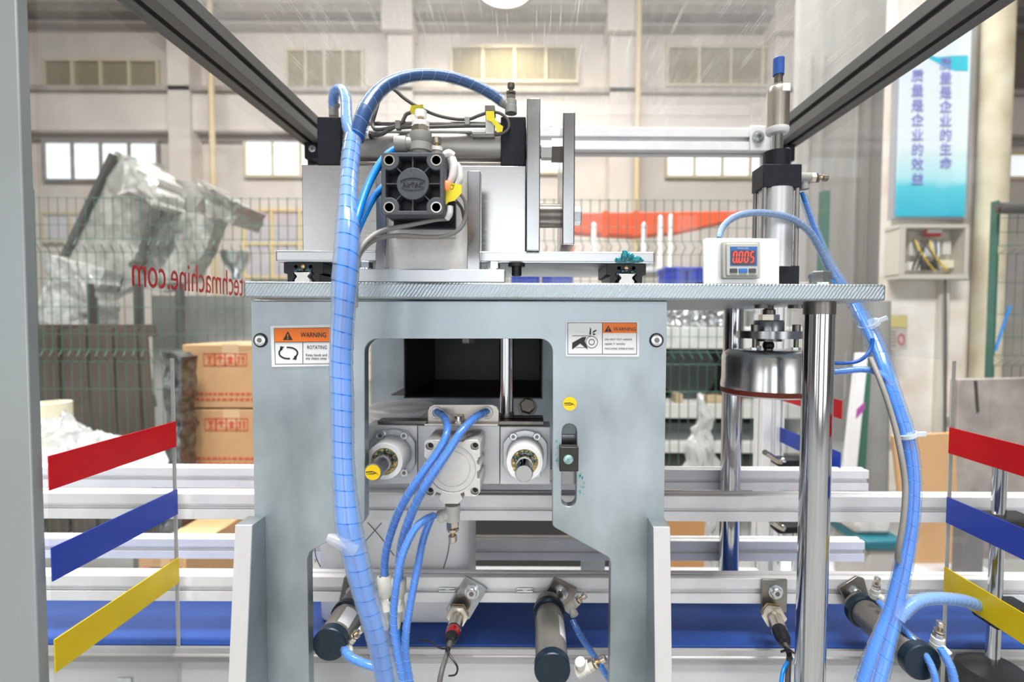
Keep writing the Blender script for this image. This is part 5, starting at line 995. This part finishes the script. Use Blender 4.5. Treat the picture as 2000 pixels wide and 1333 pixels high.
# ------------------------------------------------------------------ press station at the right
for X, Y, lab in ((0.2737, 0.47, 'front thick chrome column under the right end of the table plate'), (0.2858, 0.70, 'rear chrome column behind the press head')):
    t = thing('chrome_column', lab, 'column'); G().cyl(V(X, Y, BASEZ), V(X, Y, ztb), .0136, seg=48).obj('column_body', chrome, t, 0); G().lathe(V(X, Y, ztb-.012), V(0, 0, 1), [(0, .0138), (.012, .0138)], 48).obj('dark_band', dsteel, t) if Y < .5 else None
    G().lathe(V(X, Y, BASEZ), V(0, 0, 1), [(0, .024), (.012, .024), (.013, .014)], 36).obj('base_flange', vplate, t)
vc = thing('vertical_cylinder', 'upright pneumatic cylinder with black cap, nickel stop and blue tip on the table plate', 'air cylinder')
xv, yv = 0.2785, 0.57; s = .0216; zct, zcb = W(1517, 320, 0.555).z, W(1517, 366, 0.555).z
def vbox(n_, z0, z1, m_, w_=s, d=.0145): return G().box(xv-w_, xv+w_, yv-d, yv+d, z0, z1).obj(n_, m_, vc, .0008)
cap = vbox('upper_cap', zcb, zct, blk); zbb = W(1517, 519, 0.555).z; vbox('lower_cap', ztp, zbb, blk)
G().cyl(V(xv, yv, zbb-.001), V(xv, yv, zcb+.001), .0185, seg=48).obj('barrel', mat('pale_barrel', (.66, .66, .67), .35, .6, .04, 20), vc)
for i in (-1, 1):
    for j in (-1, 1): G().cyl(V(xv+i*.0185, yv+j*.0115, zbb-.001), V(xv+i*.0185, yv+j*.0115, zcb+.001), .0025, seg=14).obj('tie_rod', tubeg, vc)
def zz(y): return W(1508, y, yv).z
G().lathe(V(xv, yv, zct), V(0, 0, 1), [(0, .0145), (zz(298)-zct, .0145)], 32).obj('gland_boss', blk, vc); G().cyl(V(xv, yv, zct), V(xv, yv, zz(255)), .0062, seg=24).obj('piston_rod', chrome, vc)
G().lathe(V(xv, yv, zz(262)), V(0, 0, 1), [(0, .011), (.002, .0125), (zz(251)-zz(262), .0125)], 32).obj('cushion_ring', white, vc)
G().lathe(V(xv, yv, zz(251)), V(0, 0, 1), [(0, .0122), (zz(186)-zz(251), .0122), (zz(177)-zz(251), .0122), (zz(172)-zz(251), .0105)], 32).obj('stop_sleeve', nickel, vc); g = G(); g.box(xv-.001, xv+.0075, yv-.0126, yv-.0116, zz(187), zz(172)); g.obj('wrench_flat', paper, vc)
G().lathe(V(xv, yv, zz(172)), V(0, 0, 1), [(0, .0085), (.003, .0085)], 6).obj('lock_nut', nickel, vc); G().cyl(V(xv, yv, zz(172)), V(xv, yv, zz(140)), .0047, seg=20).obj('threaded_stem', dsteel, vc)
G().lathe(V(xv, yv, zz(147)), V(0, 0, 1), [(0, .006), (zz(115)-zz(147), .006), (zz(113)-zz(147), .005)], 24).obj('tip_cap', capblue, vc)
controller(vc, V(xv+s, yv-.005, zz(351)), (1, -.1, 0), (.12, 0, -1), M2(11, .57), greyf, dsteel, brass)
G().cyl(V(xv+s, yv-.004, ztp+.006), V(xv+s+.02, yv-.004, ztp+.006), .0062, seg=20).obj('push_fitting', greyf, vc)
ph = thing('press_head', 'round aluminium press head with red rubber ring below the table plate', 'press'); xp, yp = .2795, .582
def zp_(y): return W(1503, y, yp).z
def lt(n_, m_, prof, X=xp, Y=yp, seg=40, par=None): return G().lathe(V(X, Y, 0), V(0, 0, 1), [(zp_(y), r) for y, r in prof], seg).obj(n_, m_, par or ph)
lt('rod', dsteel, [(684, .005), (592, .005)]); lt('rod_shoulder', dsteel, [(616, .0072), (606, .0072), (604, .006)]); lt('hex_nut', nickel, [(626, .0115), (615, .0115)], seg=6); lt('coupling', vplate, [(647, .0168), (629, .0168), (626, .0155)]); lt('float_flange', vplate, [(661, .0355), (647, .0355)], seg=56); lt('lower_boss', dsteel, [(667, .0145), (660, .0145)])
g = G(); bmesh.ops.create_uvsphere(g.b, u_segments=24, v_segments=14, radius=.0066)
for v in g.b.verts: v.co += V(xp, yp, zp_(675))
g.obj('ball_joint', blkp, ph)
for a in (215, 335, 90):
    X = xp+.029*math.cos(math.radians(a)); Y = yp+.029*math.sin(math.radians(a)); lt('bolt_head', dsteel, [(647, .0045), (635, .0045), (634, .004)], X, Y, 20); lt('bolt_shank', dsteel, [(683, .0027), (660, .0027)], X, Y, 16); lt('bolt_nut', steel, [(683, .005), (678, .005)], X, Y, 6)
for dx in (-.022, .016): lt('knurled_screw', dsteel, [(604, .0085), (597, .0085), (590, .0085)], xp+dx, yp-.03, 24)
for dx in (-.022, .016): G().cyl(V(xp+dx, yp-.03, zp_(600)), V(xp+dx, yp-.03, ztb), .004, seg=12).obj('screw_shank', dsteel, ph)
lt('head_disc', mat('turned_aluminium', (.70, .70, .70), .22, .95, .12, 40, (1, 1, .05), rv=.1), [(757, .0525), (750, .0525), (738, .0515), (696, .0515), (690, .0495), (687, .047), (684, .044)], seg=72)
lt('rubber_ring', rubber, [(766, .0523), (757, .0523)], seg=72); lt('lower_lip', aluc, [(769, .051), (766, .051)], seg=72)
# ------------------------------------------------------------------ pressure gauge
gd = thing('pressure_gauge', 'digital pressure gauge with red digits on a white bracket plate', 'gauge'); YQ = .468
wb = mat('white_bracket', (.82, .83, .84), .35, .2, .03, 90, (1, 1, 20))
bp_ = G().prismp([(1374, 556), (1374, 471), (1376, 467), (1380, 465), (1515, 466), (1520, 468), (1522, 473), (1522, 556)], YQ, YQ+.003)
br = bp_.obj('bracket_plate', wb, gd, .0003); lo_ = min((br.matrix_basis @ v.co).z for v in br.data.vertices)
for v in br.data.vertices:
    if v.co.z+gloc(br).z < ztp+.0000: v.co.z = ztp-gloc(br).z
G().box(W(1366, 550, YQ).x, W(1374, 550, YQ).x+.14*.001, YQ+.003, YQ+.03, ztp, ztp+.003).obj('bracket_foot', blkp, gd)
gb = mat('gauge_grey', (.52, .52, .47), .45); YG2 = YQ-.006
bd = G().prismp(rrect(1412.5, 471.5, 1485, 544, 3, 3), YG2, YQ).obj('gauge_body', gb, gd, .0006); bz = G().prismp(rrect(1419.5, 475.5, 1481, 539, 3, 3), YG2-.0025, YG2).obj('bezel', gb, bd, .0005)
Y3 = YG2-.0025
def gq(name, m_, pts, k, par=bz): return G().prismp(pts, Y3-.0002*k, Y3-.0002*(k-1)).obj(name, m_, gd if par is None else par)
dp = thing_ = gd
gq('display_frame', mat('display_blue', (.02, .12, .42), .3), rect(1426, 482, 1479, 519.5), 1); gq('display_glass', mat('display_black', (.02, .008, .012), .15), rrect(1428.5, 489.5, 1476, 517.5, 1.5, 3), 2)
for x0, x1, m_ in ((1426, 1440.5, darkc), (1443.5, 1460, mat('button_blue', (.03, .16, .5), .4)), (1463, 1477, darkc)): G().prismp(rrect(x0, 524.5, x1, 533, 1.5, 3), Y3-.001, Y3).obj('button', m_, bz, .0003)
c = W(1440, 487, Y3-.00045); t = text('PRESSURE', M2(5, Y3), mat('faint_print', (.5, .58, .7), .5), c, (1, 0, 0), (0, 0, 1), bz, 'lettering', .00003)
SEG = {'0': 'abcdef', '5': 'afgcd'}
def seg7(ch, x, y, w_, h):
    t_ = 1.15; g_ = .5; sl = lambda px, py: (px+(y+h-py)*.10, py); P_ = {'a': (x+g_, y, x+w_-g_, y, 0), 'g': (x+g_, y+h/2, x+w_-g_, y+h/2, 0), 'd': (x+g_, y+h, x+w_-g_, y+h, 0), 'f': (x, y+g_, x, y+h/2-g_, 1), 'b': (x+w_, y+g_, x+w_, y+h/2-g_, 1), 'e': (x, y+h/2+g_, x, y+h-g_, 1), 'c': (x+w_, y+h/2+g_, x+w_, y+h-g_, 1)}
    for s_ in SEG[ch]:
        x0, y0, x1, y1, v_ = P_[s_]
        pts = [(x0, y0), (x0+t_, y0-t_), (x1-t_, y1-t_), (x1, y1), (x1-t_, y1+t_), (x0+t_, y0+t_)] if not v_ else [(x0, y0), (x0+t_, y0+t_), (x1+t_, y1-t_), (x1, y1), (x1-t_, y1-t_), (x0-t_, y0+t_)]
        gq('digit_segment', ledred, [sl(*p_) for p_ in pts], 3)
for k, ch in enumerate('0005'): seg7(ch, 1431.5+k*11.2, 492, 6.2, 20.5)
gq('decimal_point', ledred, circ(1440.2, 512.6, 1.2, 10), 3)

# ------------------------------------------------------------------ hoses
hose('spiral_wrapped_hose', 'thick spiral wrapped bundle of blue tubes hanging down in front of the plate', [(690, 268, .452, 16), (686, 300, .44, 17.5), (682, 340, .425, 17), (679, 400, .40, 18), (679, 450, .39, 23), (677, 500, .383, 24), (673, 560, .38, 24.5), (670, 620, .38, 22), (666, 700, .38, 22), (668, 780, .378, 22), (669, 850, .376, 21.5), (670, 900, .374, 21.5), (674, 960, .372, 22.5), (680, 1020, .37, 25), (688, 1060, .37, 25), (700, 1110, .37, 24), (716, 1170, .372, 23), (734, 1230, .375, 22), (748, 1290, .38, 21.5), (758, 1350, .385, 21.5)], blue, wrapm, 30, step=8, ncore=3, gap=.06, edge=0)
hose('spiral_wrapped_hose', 'short hooked hose branch ending at the left black end cap', [(692, 275, .452, 13), (679, 245, .46, 11), (677, 215, .475, 10), (675, 190, .49, 10), (667, 175, .505, 10), (655, 180, .52, 10), (651, 198, .528, 9.5), (652, 215, .53, 9)], blue, wrapm, 24, ncore=1, gap=.06)
hose('spiral_wrapped_hose', 'blue hose coloured as in backlit shade, arching over the horizontal cylinder to the right end cap', [(698, 275, .453, 14), (702, 250, .455, 15), (713, 218, .46, 15), (730, 190, .47, 14), (757, 165, .48, 12.5), (795, 150, .49, 11), (840, 146, .50, 10.5), (885, 152, .508, 10.5), (930, 168, .515, 10.5), (960, 184, .518, 10.5), (981, 199, .52, 10.5)], mat('shaded_air_tube', (0.01, 0.09, 0.32), .35), glassmat('spiral_wrap_shaded', tint=(.75, .85, .92), haze=.26, rough=.2, ior=1.4, hazecol=(.30, .40, .50)), 26, ncore=1, gap=.05, edge=.3)  # backlit shade is put into the tube and wrap colours
hose('blue_air_tube', 'upper bare blue tube from the grey valve down to the bundle', [(781, 289, .428, 7.2), (762, 298, .425, 7.2), (742, 320, .42, 7.2), (722, 356, .412, 7.2), (706, 398, .402, 7.2), (694, 440, .392, 7.2), (684, 480, .388, 7)], blue)
hose('blue_air_tube', 'lower bare blue tube from behind the charcoal cylinder to the bundle', [(775, 344, .45, 7), (752, 362, .44, 7), (730, 386, .425, 7.2), (714, 415, .412, 7.2), (700, 446, .40, 7.2), (688, 480, .392, 7)], blue)
sw2 = glassmat('spiral_wrap_small', tint=(.84, .91, 1.0), haze=.22, rough=.14, ior=1.5, hazecol=(.7, .82, 1.0))
hose('spiral_wrapped_tube', 'blue wrapped tube curving from the left grommet to the union', [(853, 805, .504, 7.5), (866, 813, .49, 7.8), (874, 834, .475, 8), (869, 858, .465, 8), (853, 886, .46, 8.2), (827, 922, .455, 8.4), (802, 959, .455, 8.6), (783, 992, .46, 8.6), (768, 1028, .468, 8.6), (756, 1068, .475, 8.4), (751, 1100, .48, 8.2), (751, 1130, .482, 8)], blue, sw2, 17)
hose('spiral_wrapped_tube', 'blue wrapped tube running from the right grommet down across the silver cylinder', [(951, 804, .504, 7.5), (938, 810, .49, 8), (922, 821, .477, 8), (899, 846, .463, 8.4), (873, 886, .455, 8.8), (849, 922, .452, 8.8), (823, 963, .452, 9), (804, 1003, .458, 9), (788, 1050, .466, 9), (781, 1090, .473, 8.6), (780, 1135, .48, 8.2)], blue, sw2, 17)
hose('spiral_wrapped_tube', 'left of the two wrapped tubes dropping from the silver cylinder valve', [(848, 1008, .475, 7.5), (830, 1016, .462, 8), (810, 1034, .455, 8), (793, 1067, .45, 8), (782, 1100, .446, 8), (774, 1145, .442, 8), (769, 1190, .44, 8), (769, 1230, .438, 8), (776, 1276, .436, 8), (783, 1312, .435, 8), (789, 1350, .435, 8)], blue, sw2, 18)
hose('spiral_wrapped_tube', 'right of the two wrapped tubes dropping from the silver cylinder valve', [(850, 1004, .483, 7), (840, 1018, .48, 7.5), (826, 1057, .475, 7.8), (816, 1107, .47, 8), (807, 1150, .465, 8), (799, 1195, .46, 8), (793, 1235, .455, 8), (792, 1280, .452, 8), (797, 1315, .45, 8), (804, 1350, .45, 8)], blue, sw2, 18)
un = thing('union_fitting', 'pair of ivory push-in union fittings joining blue tubes below the gripper', 'fitting')
for (a, b, Y) in (((751, 1124), (756, 1190), .483), ((779, 1128), (779, 1190), .483)):
    A, B = W(*a, Y), W(*b, Y); L = (B-A).length; G().lathe(A, B-A, [(0, M2(13, Y)), (L*.06, M2(15, Y)), (L*.45, M2(14.5, Y)), (L*.62, M2(10, Y)), (L*.72, M2(10, Y)), (L, M2(13, Y))], 24).obj('union_body', ivory, un); G().lathe(A, B-A, [(-.001, M2(11, Y)), (.001, M2(12.5, Y))], 24).obj('release_collar', nickel, un)
G().boxp(748, 1172, 784, 1184, .478, .49).obj('union_bridge', ivory, un, .001); G().lathe(W(763, 1172, .477), V(0, -1, 0), [(0, M2(4, .48)), (.0005, M2(4, .48))], 14).obj('union_hole', darkc, un)
A, B = W(779, 1185, .483), W(773, 1226, .483); G().cyl(A, B, M2(9, .483), seg=20).obj('union_body', ivory, un); A, B = W(752, 1188, .483), W(752, 1228, .483); G().cyl(A, B, M2(8, .483), seg=20).obj('union_body', ivory, un)
hose('blue_air_tube', 'short dark blue tube below the union fitting pair', [(775, 1222, .483, 6), (778, 1260, .48, 6), (786, 1300, .475, 6), (795, 1350, .47, 6)], blue)
hose('spiral_wrapped_tube', 'blue wrapped tube leaving the lower left air cylinder valve', [(672, 1262, .478, 8), (676, 1276, .465, 8.4), (690, 1288, .455, 8.4), (712, 1297, .45, 8.4), (735, 1306, .448, 8.2), (755, 1325, .448, 8)], blue, sw2, 15)
hose('spiral_wrapped_tube', 'blue wrapped tube from the bottom centre air cylinder valve', [(1118, 1212, .532, 6.2), (1130, 1236, .522, 6.2), (1148, 1264, .512, 6.2), (1170, 1296, .505, 6.2), (1200, 1345, .50, 6.2)], blue, sw2, 14)
hose('spiral_wrapped_hose', 'long spiral wrapped blue hose bulging down the right side from the upright cylinder', [(1566, 376, .565, 7), (1580, 418, .57, 7.5), (1600, 472, .58, 8.5), (1619, 515, .588, 9.5), (1642, 553, .59, 11), (1666, 588, .58, 13.5), (1686, 624, .56, 15.5), (1706, 664, .54, 16.5), (1724, 710, .52, 16), (1740, 758, .505, 15.5), (1757, 808, .495, 15.5), (1771, 852, .49, 15.5), (1780, 900, .487, 15), (1783, 950, .485, 15), (1780, 1010, .483, 15), (1772, 1062, .482, 16), (1763, 1112, .48, 16.5), (1752, 1160, .478, 17), (1741, 1205, .475, 18), (1728, 1246, .47, 21), (1714, 1290, .465, 25), (1698, 1345, .46, 27)], blue, sw2, 27, step=8, ncore=2, gap=.06)
hose('clear_wrapped_tube', 'pale clear wrapped tube arching from the pressure gauge to the right hose', [(1404, 466, .485, 6), (1412, 443, .495, 6.5), (1435, 424, .505, 6.8), (1470, 416, .515, 6.8), (1508, 418, .53, 6.8), (1548, 428, .545, 6.8), (1580, 452, .56, 6.8), (1600, 484, .572, 6.8), (1618, 522, .58, 6.5), (1636, 556, .584, 6)], mat('pale_blue_tube', (.2, .36, .62), .3), clearm, 16)
hose('clear_air_tube', 'thin clear tube bound along the right hose', [(1700, 700, .515, 5), (1722, 752, .497, 5), (1744, 820, .485, 5), (1758, 880, .478, 5.5), (1768, 950, .474, 5.5), (1764, 1020, .472, 5.5), (1754, 1080, .475, 5.5), (1757, 1110, .486, 5)], greyl)
hose('blue_air_tube', 'thin dark blue tube looping from the front column to the right hose', [(1600, 708, .53, 3.6), (1640, 710, .53, 3.6), (1672, 707, .528, 3.6), (1692, 695, .526, 3.6), (1702, 678, .528, 3.6), (1704, 662, .53, 3.6)], mat('navy_tube', (.01, .1, .42), .3))
hose('spiral_wrapped_tube', 'wrapped blue tube running from behind the column into the right hose', [(1590, 728, .53, 6.5), (1640, 726, .525, 6.5), (1680, 722, .52, 6.5), (1708, 726, .512, 6.5), (1728, 738, .506, 6.5), (1740, 755, .503, 6)], blue, sw2, 14)
hose('blue_air_tube', 'tiny blue tube from the fitting behind the hex bolt', [(1580, 541, .566, 4), (1604, 543, .566, 4), (1626, 552, .567, 4), (1644, 572, .568, 4)], blue)
hose('clear_wrapped_tube', 'clear ribbed sleeve branching right from the lower right hose', [(1756, 1212, .47, 11), (1770, 1192, .472, 12), (1790, 1176, .475, 12), (1815, 1170, .48, 11.5), (1850, 1170, .487, 11.5), (1890, 1176, .495, 11.5), (1930, 1192, .505, 11)], mat('light_blue_tube', (.10, .32, .75), .3), clearm, 13)
hose('spiral_wrapped_tube', 'thin wrapped blue tube crossing the lower right air cylinder', [(1716, 1176, .52, 5.5), (1732, 1196, .505, 6), (1755, 1220, .49, 6.2), (1782, 1248, .475, 6.5), (1806, 1278, .465, 6.8), (1822, 1310, .458, 7), (1830, 1350, .455, 7)], blue, sw2, 15)
hose('spiral_wrapped_tube', 'thick short wrapped tube leaving the lower right cylinder valve', [(1836, 1266, .46, 8), (1850, 1290, .455, 8.2), (1860, 1315, .452, 8.2), (1866, 1350, .45, 8.2)], blue, sw2, 15)
ztm = mat('zip_tie', (.62, .68, .75), .3)
def ziptie(label, c, ax, r, tail):
    t = thing('zip_tie', label, 'zip tie'); ax = Vector(ax).normalized(); G().tubel(c-ax*.002, c+ax*.002, r, r*.93, 30).obj('tie_band', ztm, t); d = Vector(tail).normalized(); G().obox(c+d*(r+.0045), d, V(0, -1, 0), .012, .005, .003).obj('tie_head', ztm, t, .0005)
ziptie('clear zip tie round the right hose just under the table plate', W(1698, 634, .551), (.55, .1, -.85), M2(18.5, .551), (.9, 0, .35)); ziptie('clear zip tie round the right hose level with the red tape', W(1770, 850, .49), (.3, 0, -.95), M2(18, .49), (1, 0, .05))
zt_ = thing('loose_wrap_end', 'loose clear end of spiral wrap sticking out left of the thick hose', 'wrap end'); P, R = pp([(696, 1075, .366, 13), (668, 1062, .364, 12), (648, 1053, .363, 10), (638, 1050, .362, 6)], 6); G().sweep(P, R, 14).obj('wrap_tail', glassmat('milky_wrap', tint=(.9, .92, .95), haze=.55, rough=.12, hazecol=(.85, .87, .9)), zt_)

# ------------------------------------------------------------------ every Empty sits at the base of its thing
bpy.context.view_layer.update()
for r in [o for o in bpy.data.objects if o.parent is None and o.type == 'EMPTY']:
    pts = []
    def walk(o, off):
        for ch in o.children:
            l = off+ch.location
            if ch.type == 'MESH': pts.extend([l+Vector(c) for c in ch.bound_box])
            walk(ch, l)
    walk(r, r.location.copy())
    if not pts: continue
    b = Vector(((min(p.x for p in pts)+max(p.x for p in pts))/2, (min(p.y for p in pts)+max(p.y for p in pts))/2, min(p.z for p in pts)))
    d = b-r.location; r.location = b
    for ch in r.children: ch.location = ch.location-d
